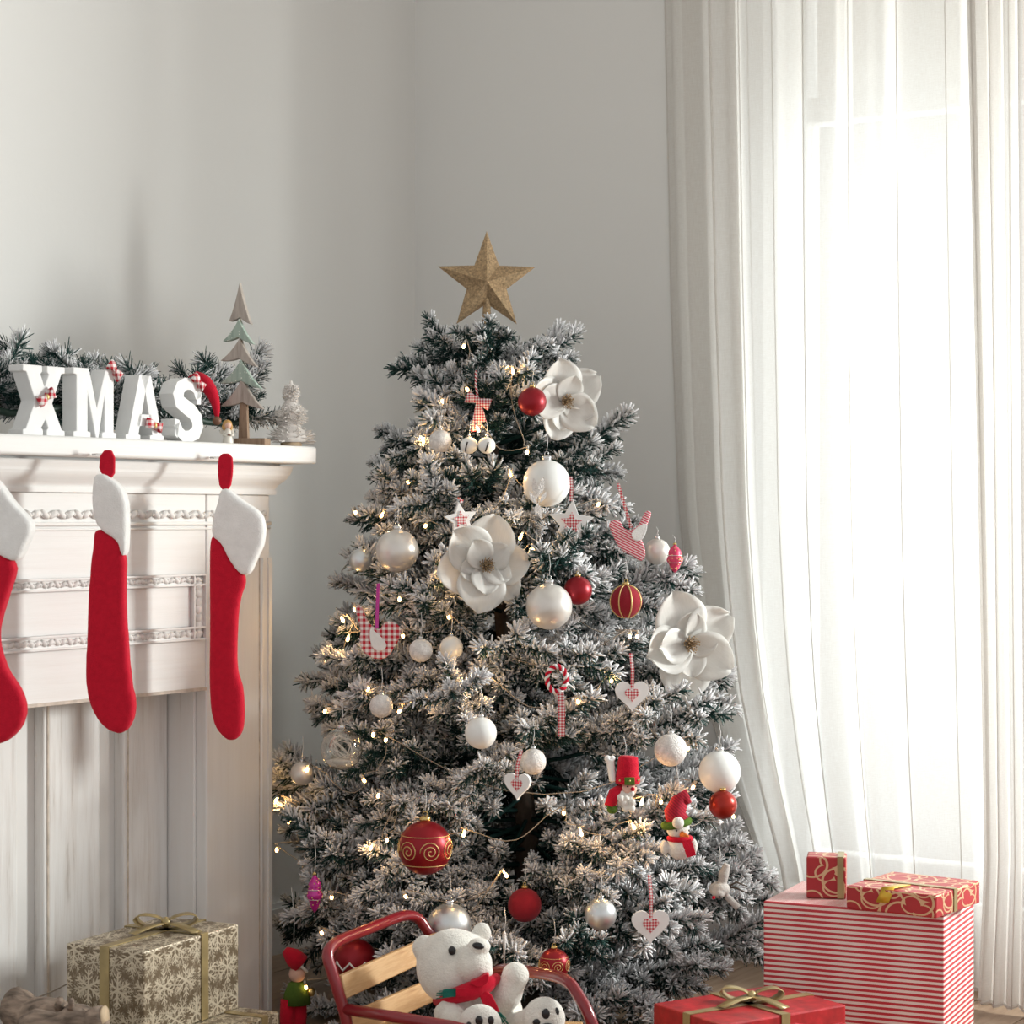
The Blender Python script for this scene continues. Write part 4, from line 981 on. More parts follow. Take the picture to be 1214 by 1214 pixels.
# ================================================================== tree ornaments
def thread(root, z0, L=0.035, mat='thread', r=0.0006):
    MB().tube([(0, 0, z0), (0.002, 0.001, z0 + L * 0.5), (0.0, 0.012, z0 + L)], r, 5).build('thread', mat, root)
def bauble(label, x, y, dpx, mat, cap='silver_cap', k=1.10, stripes_=None, name='bauble', swirl=False, L=0.035, dec=None):
    p = on_tree(x, y, k); r_ = dpx / 2 * p.y / F
    root = thing(name, label, 'ornament', p)
    b = MB().ball((0, 0, 0), r_, 32, 20).build('ball', mat, root)
    MB().lathe([(r_ * 0.20, r_ * 0.97), (r_ * 0.21, r_ * 1.14), (r_ * 0.16, r_ * 1.17), (r_ * 0.03, r_ * 1.18)], 12).build('cap', cap, root)
    MB().tube([(r_ * 0.09 * cos(a), 0, r_ * 1.25 + r_ * 0.10 * sin(a)) for a in [i * pi / 4 for i in range(9)]], r_ * 0.022, 5).build('ring', cap, root)
    thread(root, r_ * 1.33, L)
    if stripes_:
        for i in range(8):
            a = i * pi / 4 + 0.3
            MB().tube([(r_ * 1.012 * sin(t) * cos(a), r_ * 1.012 * sin(t) * sin(a), r_ * 1.012 * cos(t)) for t in [0.2 + 2.74 * q / 16 for q in range(17)]], r_ * 0.045, 5).build('gold_braid', 'gold_paint', b)
    if swirl:
        for i in range(7):
            a0 = i * 2 * pi / 7 - pi / 2 + 0.25; sg_ = 1 if i % 2 else -1; pts = []
            for j in range(36):
                t = j / 35; a = t * 4.6 * pi; rr = 0.40 * (1 - t * 0.9)
                az = a0 + sg_ * rr * cos(a); el = -0.05 + rr * sin(a)
                pts.append(Vector((cos(el) * cos(az), cos(el) * sin(az), sin(el))) * r_ * 1.008)
            MB().tube(pts, r_ * 0.020, 5).build('gold_swirl', 'gold_paint', b)
        for el in (0.50, -0.62):
            MB().tube([Vector((cos(el) * cos(a), cos(el) * sin(a), sin(el))) * r_ * 1.008 for a in [i * pi / 18 for i in range(37)]], r_ * 0.016, 5).build('gold_line', 'gold_paint', b)
    return root
WB = 'white and silver balls on the tree'
bauble('small pearl-white ball by the pair of jingle bells', 522, 523, 27, 'ball_glitter')
bauble('big matte white ball near the white leaf sprig', 648, 573, 56, 'ball_white')
bauble('big pearly champagne ball touching the small silver ball', 471, 653, 51, 'ball_pearl')
bauble('small silver ball beside the big pearly champagne one', 427, 664, 27, 'ball_silver', L=0.015)
bauble('big pearly silver ball under the large white flower', 651, 719, 55, 'ball_pearl', k=1.14)
bauble('small white glitter ball beside the gingham bird', 499, 771, 28, 'ball_glitter')
bauble('small white ball half hidden in the needles near the gingham bird', 535, 768, 28, 'ball_white', k=0.95)
bauble('small pinkish-white glitter ball above the clear glass ball', 452, 837, 28, 'ball_glitter')
bauble('ivory pearl ball alone on the middle of the tree', 570, 869, 38, 'ball_white')
bauble('small clear champagne ball below the clear glass ball', 358, 917, 28, 'ball_pearl', k=0.98)
bauble('white glitter ball above the snowman ornament', 795, 889, 39, 'ball_glitter')
bauble('big matte white ball hanging above a small red ball', 853, 915, 50, 'ball_white')
bauble('frosted glass ball tucked behind a wooden heart', 632, 903, 31, 'ball_glitter', k=0.98)
bauble('frosty silver ball between the low heart and the plush bear', 712, 1084, 38, 'ball_silver')
bauble('big brushed silver ball above the head of the plush bear', 533, 1097, 52, 'ball_silver', k=0.99)
bauble('small pearl ball behind the tail of the striped bird', 779, 654, 31, 'ball_pearl', L=0.012)
bauble('matte red ball on the upper white flower', 631, 476, 34, 'ball_red', 'gold_cap', k=1.36)
bauble('satin red ball next to the big pearly silver ball', 685, 700, 34, 'ball_red', 'gold_cap')
bauble('red velvet ball with vertical gold braid', 742, 713, 39, 'ball_velvet', 'gold_cap', stripes_=True)
bauble('orange-red ball under the big matte white ball', 857, 954, 34, 'ball_bronze', 'gold_cap')
bauble('big dark red ball painted with gold spirals', 504, 1005, 64, 'ball_red', 'gold_cap', swirl=True, k=1.06)
bauble('small red ball with gold scrolls behind the sled rail', 657, 1143, 37, 'ball_red', 'gold_cap', swirl=True)
bauble('dark red ball half buried in snowy needles', 622, 1073, 40, 'ball_velvet', 'gold_cap', k=0.76)
rb = bauble('dark red ball with a white zigzag band behind the sled rail', 421, 1139, 52, 'ball_red', 'gold_cap', k=0.95)
r_ = 26 * on_tree(421, 1139, 0.95).y / F
MB().tube([Vector((cos(a) * cos(0.12 * (1 if i % 2 else -1)), sin(a) * cos(0.12 * (1 if i % 2 else -1)), 0.18 * (1 if i % 2 else -1) - 0.1)).normalized() * r_ * 1.01 for i, a in enumerate([q * pi / 9 for q in range(19)])], r_ * 0.06, 5).build('white_zigzag', 'felt_white', rb)
# clear glass ball with ribbon curls
p = on_tree(405, 888, 1.10); r_ = 25 * p.y / F
gb_ = thing('glass_bauble', 'clear glass ball with pale ribbon curls inside', 'ornament', p)
MB().ball((0, 0, 0), r_, 32, 20).build('ball', 'glass', gb_)
m = MB()
for q in range(4):
    m.tube([Vector((cos(t * 2 + q), sin(t * 1.3 + q * 2), sin(t * 1.7 + q))).normalized() * r_ * (0.55 + 0.12 * sin(t * 3)) for t in [i * 0.25 for i in range(26)]], 0.0009, 5)
m.build('ribbon_curls', 'ball_glitter', gb_)
b_ = MB(); b_.lathe([(r_ * 0.05, -r_ * 0.93), (r_ * 0.6, -r_ * 0.76), (r_ * 0.80, -r_ * 0.55), (r_ * 0.3, -r_ * 0.45), (0.0005, -r_ * 0.42)], 18).build('snow_filling', 'felt_white', gb_)
MB().lathe([(r_ * 0.22, r_ * 0.97), (r_ * 0.22, r_ * 1.12), (r_ * 0.03, r_ * 1.15)], 12).build('cap', 'silver_cap', gb_); thread(gb_, r_ * 1.15)
# jingle bells
for x, lab in ((556, 'white jingle bell next to the small pearl-white ball'), (577, 'white jingle bell on the trunk side of its twin')):
    p = on_tree(x, 528, 1.02); r_ = 10.5 * p.y / F
    jb = thing('jingle_bell', lab, 'ornament', p, -0.25 if x < 560 else 0.1)
    MB().ball((0, 0, 0), (r_, r_, r_ * 0.94), 24, 16).build('bell', 'ball_white', jb)
    MB().tube([Vector((r_ * 1.01 * sin(t) * sin(0.25), -r_ * 1.01 * cos(t * 0.9), r_ * 0.95 * sin(t * 0.9))) for t in [-0.9 + i * 0.12 for i in range(12)]], r_ * 0.09, 5).build('slot', 'black', jb)
    MB().tube([(0, 0, r_ * 0.9), (0, 0, r_ * 1.25)], r_ * 0.14, 8).build('shank', 'silver_cap', jb); thread(jb, r_ * 1.2, 0.025)
# wooden hearts and stars
def heart(s, n=28):
    out = []
    for i in range(n):
        t = 2 * pi * i / n; out.append((s * 16 * sin(t) ** 3 / 17, s * (13 * cos(t) - 5 * cos(2 * t) - 2 * cos(3 * t) - cos(4 * t)) / 17))
    return out
def starp(R_, r_, rot=0): return [((R_ if k % 2 == 0 else r_) * cos(pi / 2 + rot + k * pi / 5), (R_ if k % 2 == 0 else r_) * sin(pi / 2 + rot + k * pi / 5)) for k in range(10)]
def wood_orn(name, label, x, y, px, shape, yaw, ribtop, k=1.13, rot=0):
    p = on_tree(x, y, k); s = px / 2 * p.y / F
    root = thing(name, label, 'ornament', p, yaw)
    out = heart(s) if shape == 'heart' else starp(s * 1.08, s * 0.52, rot)
    inn = heart(s * 0.43) if shape == 'heart' else starp(s * 0.52, s * 0.25, rot)
    MB().prism(out, -0.003, 0.003).build('wooden_' + shape, 'white', root, smooth=False, bevel=0.0008)
    MB().prism(inn, -0.0046, -0.0028).build('gingham_' + shape, 'gingham', root, smooth=False)
    top = (s * 0.32 if shape == 'heart' else s * 1.0)
    hh_ = (y - ribtop) * p.y / F
    if hh_ > top: MB().strip([(0, -0.0035, top), (0.001, -0.003, (top + hh_) / 2), (0, 0.010, hh_)], Vector((0.0055, 0, 0)), 0.0008).build('gingham_ribbon', 'gingham', root, smooth=False)
    return root
wood_orn('heart_ornament', 'white wooden heart with gingham heart under the velvet ball', 749, 823, 43, 'heart', 0.1, 775)
wood_orn('heart_ornament', 'white wooden heart with gingham heart in front of the frosted glass ball', 614, 930, 38, 'heart', -0.55, 890)
wood_orn('heart_ornament', 'white wooden heart with gingham heart low above the red gift', 771, 1096, 48, 'heart', 0.12, 1038)
wood_orn('star_ornament', 'small white wooden star with gingham star above the large flower', 546, 616, 40, 'star', 0.35, 590, rot=0.15)
wood_orn('star_ornament', 'large white wooden star with gingham star under the big matte white ball', 677, 620, 52, 'star', 0.0, 565, rot=-0.08)
# birds
def bird(label, x, y, out, wing, mat, k=1.12, cord=None, extra=None):
    p = on_tree(x, y, k); s = p.y / F
    root = thing('fabric_bird', label, 'ornament', p)
    def lc(ps): return [((a - x) * s, (y - b) * s) for a, b in ps]
    remesh(MB().prism(smooth_poly(lc(out), 2), -0.009, 0.009), 0.0018, 8, 'bird_body', mat, root)
    MB().prism(smooth_poly(lc(wing), 2), -0.0125, -0.0085).build('wing', 'felt_white', root, smooth=False, bevel=0.0008)
    (cx0, cy0), (cx1, cy1) = cord
    MB().strip([((cx1 - x) * s, -0.004, (y - cy1) * s), (((cx0 + cx1) / 2 - x) * s, -0.002, (y - (cy0 + cy1) / 2) * s), ((cx0 - x) * s, 0.012, (y - cy0) * s)], Vector((0.0055, 0, 0.0008)), 0.001).build('cord', extra or 'gingham', root, smooth=False)
    return root
def zz(pts, k, ox, oy): return [(a / k + ox, b / k + oy) for a, b in pts]
bird('red gingham fabric bird with a white wing beside the brightest fairy light', 447, 753,
     zz([(185, 745), (225, 725), (262, 835), (330, 880), (345, 835), (390, 820), (440, 850), (450, 890), (418, 960), (370, 1030), (300, 1035), (240, 1000), (215, 940), (225, 870), (205, 800)], 4.669, 380, 560),
     zz([(275, 855), (300, 875), (370, 940), (360, 985), (300, 985), (275, 930)], 4.669, 380, 560), 'gingham_big', cord=((448, 692), (447, 745)), extra='pink_glass')
bird('pink striped fabric bird with a raised tail at the edge of the tree', 747, 637,
     zz([(436, 262), (470, 240), (508, 255), (515, 290), (560, 300), (600, 265), (628, 195), (665, 200), (640, 270), (600, 330), (625, 380), (630, 440), (600, 462), (570, 430), (520, 412), (480, 370), (460, 320)], 4.336, 620, 560),
     zz([(555, 300), (640, 250), (632, 310), (605, 355), (560, 345)], 4.336, 620, 560), 'stripe_bird', cord=((733, 573), (748, 626)))
# silk flowers
def petal_mesh(L, W, cup, seed):
    nu, nv = 10, 8; vs = []; rnd = random.Random(seed); a = rnd.uniform(0, 6)
    for i in range(nu + 1):
        t = i / nu; wd = W * (sin(pi * min(1, t * 0.86 + 0.10)) ** 0.75) * (1 if t < 0.9 else (1 - (t - 0.9) * 4))
        for j in range(nv + 1):
            q = j / nv * 2 - 1
            vs.append(Vector((L * t, wd * q * 0.5, cup * L * (t ** 1.6) * 0.55 + cup * W * 0.35 * q * q + 0.035 * L * sin(5 * t + 2.4 * q + a) - 0.02 * L * exp(-30 * q * q))))
    fs = [(i * (nv + 1) + j, i * (nv + 1) + j + 1, (i + 1) * (nv + 1) + j + 1, (i + 1) * (nv + 1) + j) for i in range(nu) for j in range(nv)]
    me = MB().add(vs, fs).mesh('petal'); me.materials.append(M['silk']); return me
PET = [petal_mesh(1, 1.0, c, i) for i, c in enumerate((0.28, 0.18, 0.34, 0.12))]
def flower(label, x, y, px, tilt, yaw, spin, k=1.10, n1=6, n2=5):
    p = on_tree(x, y, k); s = px / 2 * p.y / F
    root = thing('silk_flower', label, 'flower', p); root.rotation_euler = (R(90) + tilt, 0, yaw)
    rnd = random.Random(int(x))
    for lay, n, sc_, up in ((0, n1, 1.0, 0.0), (1, n2, 0.64, 0.08)):
        for i in range(n):
            o = bpy.data.objects.new('petal', PET[(i + lay) % 4]); COL.objects.link(o); o.parent = root
            q = s * sc_ * rnd.uniform(0.88, 1.12); o.scale = (q, q, q); o.location = (0, 0, 0.004 * lay)
            o.rotation_euler = (rnd.uniform(-.2, .2), -up - rnd.uniform(-.1, .18), spin + 2 * pi * (i + 0.5 * lay) / n + rnd.uniform(-.15, .15))
            sd = o.modifiers.new('thick', 'SOLIDIFY'); sd.thickness = 0.012
    m = MB()
    for i in range(46):
        a = i * 2.4; rr = 0.17 * s * sqrt(i / 46); h_ = 0.30 * s * rnd.uniform(.7, 1.1)
        m.tube([(rr * 0.4 * cos(a), rr * 0.4 * sin(a), 0.003), (rr * cos(a), rr * sin(a), h_)], 0.0006, 4); m.ball((rr * cos(a), rr * sin(a), h_), 0.0013, 6, 4)
    m.build('stamens', 'gold', root)['kind'] = 'stuff'
    MB().tube([(0, 0, 0.0), (0, 0.004, -0.05)], 0.002, 6).build('stem', 'green_wire', root)
    return root
flower('large white silk flower with gold stamens in the middle of the tree', 574, 671, 112, -0.10, 0.28, 0.2)
flower('white silk flower behind the matte red ball near the top', 668, 476, 104, 0.05, 0.35, 0.5, n1=5, n2=4)
flower('wide white silk flower overhanging the curtain side of the tree', 814, 764, 122, -0.05, 0.30, 0.75, n1=5, n2=4)
# gingham bow with long tails
p = on_tree(567, 478, 1.05); s = p.y / F
gb2 = thing('gingham_bow', 'red gingham bow with long tails hanging below the treetop', 'bow', p)
bow(gb2, (0, 0, 0.004), 0.042, 'gingham', 0.35, False)
for dx, L in ((-0.008, 34), (0.003, 30), (0.010, 22)): MB().strip([(0, -0.006, 0.0), (dx * 0.6, -0.007, -L * s * 0.5), (dx, -0.005, -L * s)], Vector((0.008, 0, 0.001)), 0.0008).build('tail', 'gingham', gb2, smooth=False)
MB().tube([(0, -0.005, 0.004), (-0.004, 0, 0.03), (-0.004, 0.012, 0.055)], 0.0022, 6).build('cord', 'candy', gb2)
# twisted rope loop with ribbon
p = on_tree(660, 805, 1.12); s = p.y / F
wl_ = thing('rope_wreath', 'small red and white twisted rope loop with a gingham ribbon tail', 'ornament', p)
m1, m2 = MB(), MB()
for ph_, mm in ((0, m1), (pi, m2)):
    mm.tube([Vector(((12 + 1.6 * cos(9 * a + ph_)) * s * cos(a) * 0.95, 1.6 * s * sin(9 * a + ph_), (12 + 1.6 * cos(9 * a + ph_)) * s * sin(a) * 1.25)) for a in [i * 2 * pi / 90 for i in range(91)]], 1.7 * s, 6)
m1.build('red_strand', 'felt_red', wl_); m2.build('white_strand', 'felt_white', wl_)
MB().strip([(0.006, -0.003, -15 * s), (0.008, -0.006, -42 * s), (0.007, -0.004, -68 * s)], Vector((0.011, 0, 0)), 0.001).build('gingham_ribbon', 'gingham', wl_, smooth=False)
thread(wl_, 15 * s)
# beaded drops
def drop(label, x, y, wpx_, hpx, mat, k=1.10):
    p = on_tree(x, y, k) if x < 700 else P(x, y, TD - 0.19); s = p.y / F; a, c = wpx_ / 2 * s, hpx / 2 * s
    root = thing('beaded_drop', label, 'ornament', p, 0.2)
    prof = [(max(0.0006, a * sin(pi * t) ** 0.8 * (1 + 0.10 * sin(18 * t))), -c + 2 * c * t) for t in [i / 22 for i in range(23)]]
    b = MB().lathe(prof, 20).build('drop', mat, root)
    m = MB(); rnd = random.Random(int(x))
    for i in range(26):
        t = rnd.uniform(.12, .88); az = rnd.uniform(pi, 2 * pi); rr = a * sin(pi * t) ** 0.8 * (1 + 0.10 * sin(18 * t)); m.ball((rr * cos(az), rr * sin(az), -c + 2 * c * t), 0.0012, 6, 4)
    m.build('beads', 'gold_paint', b)['kind'] = 'stuff'
    for q in (0.35, 0.6): MB().tube([(a * 1.04 * sin(pi * q) ** .8 * cos(t), a * 1.04 * sin(pi * q) ** .8 * sin(t), -c + 2 * c * q) for t in [i * pi / 10 for i in range(21)]], 0.0006, 5).build('silver_cord', 'silver_cap', b)
    MB().lathe([(a * .3, c * .96), (a * .2, c * 1.06), (a * .05, c * 1.1)], 10).build('cap', 'gold_cap', root); thread(root, c * 1.06, 0.06 if x < 700 else 0.014)
drop('long magenta glass drop with silver cords near the fireplace', 373, 1059, 18, 46, 'pink_glass')
drop('coral beaded cone ornament beside the striped bird', 800, 662, 18, 34, 'coral')
# icicle
p = on_tree(598, 1128, 1.0); ic = thing('icicle_ornament', 'thin clear icicle hanging above the arm of the plush bear', 'ornament', p)
MB().lathe([(0.0005, -0.030), (0.0018, 0.0), (0.0032, 0.026), (0.001, 0.032)], 8).build('icicle', 'ball_glitter', ic); thread(ic, 0.032)
# glitter leaf sprig over the big white ball
p = on_tree(637, 592, 1.31); s = p.y / F
ls_ = thing('leaf_sprig', 'white glitter leaf sprig in front of the big matte white ball', 'ornament', p, 0.1)
for i, (a, L, ox, oz) in enumerate(((1.75, 26, 0, 0), (1.35, 24, 2, 4), (2.1, 18, -1, -6), (-1.4, 18, 1, -6), (-1.75, 15, 0, -4), (1.0, 16, 2, -4))):
    d = Vector((cos(a), 0, sin(a))); q = Vector((-d.z, 0, d.x)); o_ = Vector((ox * s, -0.002 * i, oz * s)); Lm = L * s
    poly = [o_ + d * Lm * t + q * Lm * 0.16 * sin(pi * t) ** 0.8 for t in (0, .2, .4, .6, .8)] + [o_ + d * Lm] + [o_ + d * Lm * t - q * Lm * 0.16 * sin(pi * t) ** 0.8 for t in (.8, .6, .4, .2)]
    MB().prism([(v_.x, v_.z) for v_ in poly], -0.002 * i - 0.0007, -0.002 * i + 0.0007).build('leaf', 'ball_glitter', ls_, smooth=False)
MB().tube([(0, 0, -14 * s), (0.002, 0.001, 0), (0.001, 0.018, 12 * s)], 0.0012, 6).build('stem', 'wire', ls_)
# santa ornament
p = on_tree(741, 930, 1.06); s = p.y / F
def L3(x, y, c=(741, 930)): return ((x - c[0]) * s, (c[1] - y) * s)
sa = thing('santa_ornament', 'felt Santa ornament with red hat, green buckle and woolly beard', 'ornament', p, 0.12)
hx, hz = L3(744, 913)
MB().lathe([(12.5 * s, -16 * s), (14 * s, -13 * s), (13.5 * s, -4 * s), (12.5 * s, 8 * s), (11.5 * s, 15 * s), (9 * s, 16.5 * s), (0.001, 17 * s)], 24, Matrix.Translation((hx, 0, hz)) @ Matrix.Rotation(0.06, 4, 'Y')).build('hat', 'felt_red', sa)
MB().lathe([(14.2 * s, -16 * s), (15 * s, -13 * s), (14.6 * s, -8 * s), (13.9 * s, -7 * s)], 24, Matrix.Translation((hx, 0, hz))).build('hat_band', 'felt_dark_red', sa)
MB().box(hx - 6 * s, hx + 6 * s, -15.4 * s, -13 * s, hz - 16 * s, hz - 7 * s).build('buckle', 'felt_green', sa, bevel=0.0008)
for q in (-11, 0, 11): MB().ball((hx + q * s, -sqrt(max(1, 15.2 ** 2 - q * q)) * s, hz - 11 * s), 1.3 * s, 8, 6).build('gold_button', 'gold_paint', sa)
fx, fz = L3(745, 935)
MB().ball((fx, -2 * s, fz), (10 * s, 10 * s, 9 * s), 16, 12).build('face', 'skin', sa)
MB().ball((fx + 3 * s, -13 * s, fz + 1 * s), 2.6 * s, 10, 8).build('nose', 'felt_red', sa)
for q in (-3, 7): MB().ball((fx + q * s, -11.6 * s, fz + 4 * s), 1.0 * s, 8, 6).build('eye', 'black', sa)
bd = MB(); rnd = random.Random(4)
for i in range(22):
    bx, bz = L3(733 + rnd.uniform(0, 16), 938 + rnd.uniform(0, 20)); bd.ball((bx, -rnd.uniform(5, 12) * s, bz), rnd.uniform(3, 4.6) * s, 10, 8)
remesh(bd, 0.0012, 2, 'beard', 'plush', sa)
MB().tube([Vector((L3(738, 936)[0], 0, L3(738, 936)[1])), Vector((L3(728, 940)[0], -4 * s, L3(728, 940)[1])), Vector((L3(721, 955)[0], -7 * s, L3(721, 955)[1]))], [7 * s, 8 * s, 6.5 * s], 14).build('sleeve', 'felt_dark_red', sa)
mt = MB(); mt.ball((L3(724, 958)[0], -9 * s, L3(724, 958)[1]), (6.5 * s, 5 * s, 5.5 * s), 14, 10); mt.ball((L3(719, 953)[0], -9 * s, L3(719, 953)[1]), (2.4 * s, 2.4 * s, 3.4 * s), 10, 8); remesh(mt, 0.001, 3, 'mitten', 'felt_green', sa)
cb_ = MB(); a_, b_2 = L3(723, 900), L3(726, 926); cb_.ball((a_[0] - 3 * s, 0, a_[1] + s), 4 * s, 10, 8).ball((a_[0] + 3 * s, 0, a_[1] + s), 3.6 * s, 10, 8).tube([(a_[0], 0, a_[1]), (b_2[0], 0, b_2[1])], [5 * s, 4 * s], 10); remesh(cb_, 0.001, 3, 'white_tassel', 'felt_white', sa)
thread(sa, hz + 17 * s, 0.03)
# snowman ornament
p = on_tree(804, 980, 1.06); s = p.y / F
def L4(x, y): return L3(x, y, (804, 980))
sm = thing('snowman_ornament', 'felt snowman ornament with striped red hat, green brim and red scarf', 'ornament', p, 0.1)
bb = MB(); bb.ball((L4(806, 1004)[0], 0, L4(806, 1004)[1]), (16 * s, 13 * s, 15 * s), 20, 14); bb.ball((L4(804, 983)[0], 0, L4(804, 983)[1]), (14 * s, 12 * s, 12 * s), 20, 14); bb.ball((L4(822, 1003)[0], -3 * s, L4(822, 1003)[1]), (5 * s, 5 * s, 9 * s), 12, 8); bb.ball((L4(787, 1004)[0], -3 * s, L4(787, 1004)[1]), (5 * s, 5 * s, 9 * s), 12, 8)
remesh(bb, 0.0014, 4, 'body', 'plush', sm)
MB().tube([Vector((L4(803, 972)[0], 0, L4(803, 972)[1])), Vector((L4(800, 962)[0], 0, L4(800, 962)[1])), Vector((L4(806, 950)[0], 0, L4(806, 950)[1])), Vector((L4(812, 943)[0], 0, L4(812, 943)[1])), Vector((L4(816, 952)[0], -4 * s, L4(816, 952)[1]))], [14 * s, 13 * s, 10.5 * s, 8 * s, 4 * s], 16).build('hat', 'stripe_knit', sm)
MB().tube([Vector((14.2 * s * cos(a) + L4(802, 976)[0], 12.4 * s * sin(a), L4(802, 976)[1] + 3 * s * cos(a))) for a in [i * pi / 12 for i in range(25)]], 4.6 * s, 10).build('hat_brim', 'felt_green', sm)
MB().ball((L4(801, 973)[0], -17 * s, L4(801, 973)[1]), 7 * s, 16, 12).build('pompom', 'plush', sm)
MB().tube([Vector((L4(806, 987)[0], -11 * s, L4(806, 987)[1])), Vector((L4(813, 989)[0], -19 * s, L4(813, 989)[1]))], [3.6 * s, 1.2 * s], 10).build('nose', 'orange', sm)
for q in (800, 815): MB().ball((L4(q, 983)[0], -11.5 * s, L4(q, 983)[1]), 1.2 * s, 8, 6).build('eye', 'black', sm)
MB().tube([Vector((12.5 * s * cos(a) + L4(806, 994)[0], 11.5 * s * sin(a), L4(806, 994)[1])) for a in [i * pi / 12 for i in range(25)]], 3.4 * s, 10).build('scarf', 'felt_dark_red', sm)
MB().strip([(L4(811, 994)[0], -14 * s, L4(811, 994)[1]), (L4(814, 1003)[0], -16.5 * s, L4(814, 1003)[1]), (L4(817, 1013)[0], -16 * s, L4(817, 1013)[1])], Vector((11 * s, 0, 3 * s)), 0.002).build('scarf_tail', 'felt_red', sm, bevel=0.0006)
thread(sm, L4(806, 946)[1], 0.045)
# reindeer head
p = on_tree(853, 1054, 1.0); s = p.y / F
rd = thing('reindeer_ornament', 'grey felt reindeer head ornament deep in the lower branches', 'ornament', p)
b = MB(); b.ball((0, 0, 0), (13 * s, 11 * s, 9 * s), 18, 12); b.ball((-2 * s, -6 * s, -4 * s), (8 * s, 7 * s, 6 * s), 16, 10); b.tube([(3 * s, 0, 4 * s), (5 * s, 0, 18 * s), (9 * s, 0, 30 * s)], [5 * s, 6.5 * s, 4 * s], 12); b.tube([(8 * s, 0, -8 * s), (22 * s, -3 * s, -22 * s)], [4 * s, 4.5 * s], 10)
remesh(b, 0.0014, 4, 'head', 'felt_grey', rd)
MB().ball((-8 * s, -12 * s, -8 * s), 2.2 * s, 8, 6).build('nose', 'felt_red', rd); MB().ball((-1 * s, -12.5 * s, -7 * s), 1.3 * s, 8, 6).build('eye', 'black', rd)
for sd in (0, 1):
    MB().tube([(10 * s, 2 * s, 2 * s), (20 * s, 2 * s, (8 - 7 * sd) * s), (33 * s, 0, (3 - 8 * sd) * s)], [1.4 * s, 1.2 * s, 0.7 * s], 6).build('antler', 'bark', rd)
thread(rd, 30 * s, 0.03)
# elf ornament low by the fireplace
p = P(348, 1160, 3.56); s = p.y / F
def L5(x, y): return L3(x, y, (348, 1160))
ef = thing('elf_ornament', 'dark red and green felt elf doll hanging between fireplace and sled', 'ornament', p, 0.4)
MB().tube([Vector((L5(356, 1143)[0], -2 * s, L5(356, 1143)[1])), Vector((L5(347, 1134)[0], 0, L5(347, 1134)[1])), Vector((L5(338, 1126)[0], 2 * s, L5(338, 1126)[1]))], [12 * s, 11 * s, 5 * s], 14).build('hat', 'felt_dark_red', ef)
MB().tube([Vector((13 * s * cos(a) * 0.75 + L5(354, 1144)[0], -10 * s * sin(a), L5(354, 1144)[1] + 11 * s * cos(a) * -0.8)) for a in [i * pi / 10 for i in range(21)]], 1.8 * s, 8).build('hat_trim', 'felt_white', ef)
b = MB(); b.ball((L5(352, 1155)[0], -1 * s, L5(352, 1155)[1]), 10 * s, 14, 10); remesh(b, 0.0014, 2, 'head', 'skin', ef)
MB().lathe([(17 * s, -16 * s), (15 * s, -4 * s), (10 * s, 8 * s), (5 * s, 11 * s)], 18, Matrix.Translation((L5(352, 1174)[0], 0, L5(352, 1174)[1]))).build('coat', 'felt_green', ef)
for q in (341, 355): MB().tube([Vector((L5(q, 1184)[0], 0, L5(q, 1184)[1])), Vector((L5(q - 1, 1205)[0], -2 * s, L5(q - 1, 1205)[1])), Vector((L5(q - 2, 1232)[0], -2 * s, L5(q - 2, 1232)[1]))], [9 * s, 9.5 * s, 8 * s], 12).build('leg', 'felt_dark_red', ef)
MB().ball((L5(367, 1176)[0], -8 * s, L5(367, 1176)[1]), 5.5 * s, 14, 10).build('bell', 'gold_cap', ef)
thread(ef, L5(338, 1124)[1], 0.10)

# ================================================================== sled with the plush bear
sl = thing('sled', 'red tubular metal sled with pine slats under the tree', 'sled', (P(545, 1250, 3.05).x, 3.08, 0))
SB = Vector(sl.location)
def rounded(pts, n=5, rr=0.3):
    pts = [Vector(q) for q in pts]; out = [pts[0]]
    for a, b, c in zip(pts, pts[1:], pts[2:]):
        p_, q_ = b.lerp(a, rr), b.lerp(c, rr)
        out += [((1 - t) ** 2 * p_ + 2 * t * (1 - t) * b + t * t * q_) for t in [i / n for i in range(n + 1)]]
    return out + [pts[-1]]
TR = 0.0085
zs = 0.105
bl_ = P(417, 1240, 3.05); fl_ = P(540, 1225, 3.33)
arcl = [bl_, P(408, 1198, 3.05), P(384, 1122, 3.05), P(490, 1080, 3.34), P(534, 1140, 3.34), fl_]
MB().tube([q - SB for q in rounded(arcl, 6, 0.22)], TR, 12).build('back_rail', 'red_metal', sl)
nr = P(716, 1262, 2.98); 
arcr = [nr, P(698, 1200, 2.98), P(672, 1158, 3.02), P(580, 1146, 3.26), P(572, 1235, 3.30)]
MB().tube([q - SB for q in rounded(arcr, 6, 0.30)], TR, 12).build('front_rail', 'red_metal', sl)
MB().tube([q - SB for q in (P(408, 1196, 3.05), P(470, 1206, 3.005), P(535, 1217, 2.955), P(580, 1228, 2.93), P(660, 1238, 2.94), P(709, 1242, 2.979))], TR, 12).build('side_rail', 'red_metal', sl)
MB().tube([q - SB for q in (fl_, P(572, 1235, 3.30))], TR, 10).build('side_rail', 'red_metal', sl)
def slat(a, b, w, up, name='slat'):
    a, b = a - SB, b - SB; d = (b - a).normalized(); upv = Vector(up); upv = (upv - d * upv.dot(d)).normalized(); nn = d.cross(upv); L = (b - a).length
    mx = Matrix((d, nn, upv)).transposed().to_4x4(); mx.translation = a
    o = MB().box(0, L, -0.006, 0.006, -w / 2, w / 2).build(name, 'pine', sl, bevel=0.002); o.matrix_local = mx
    return o
slat(P(404, 1171, 3.055), P(520, 1118, 3.335), 0.034, (-0.25, 0, 1))
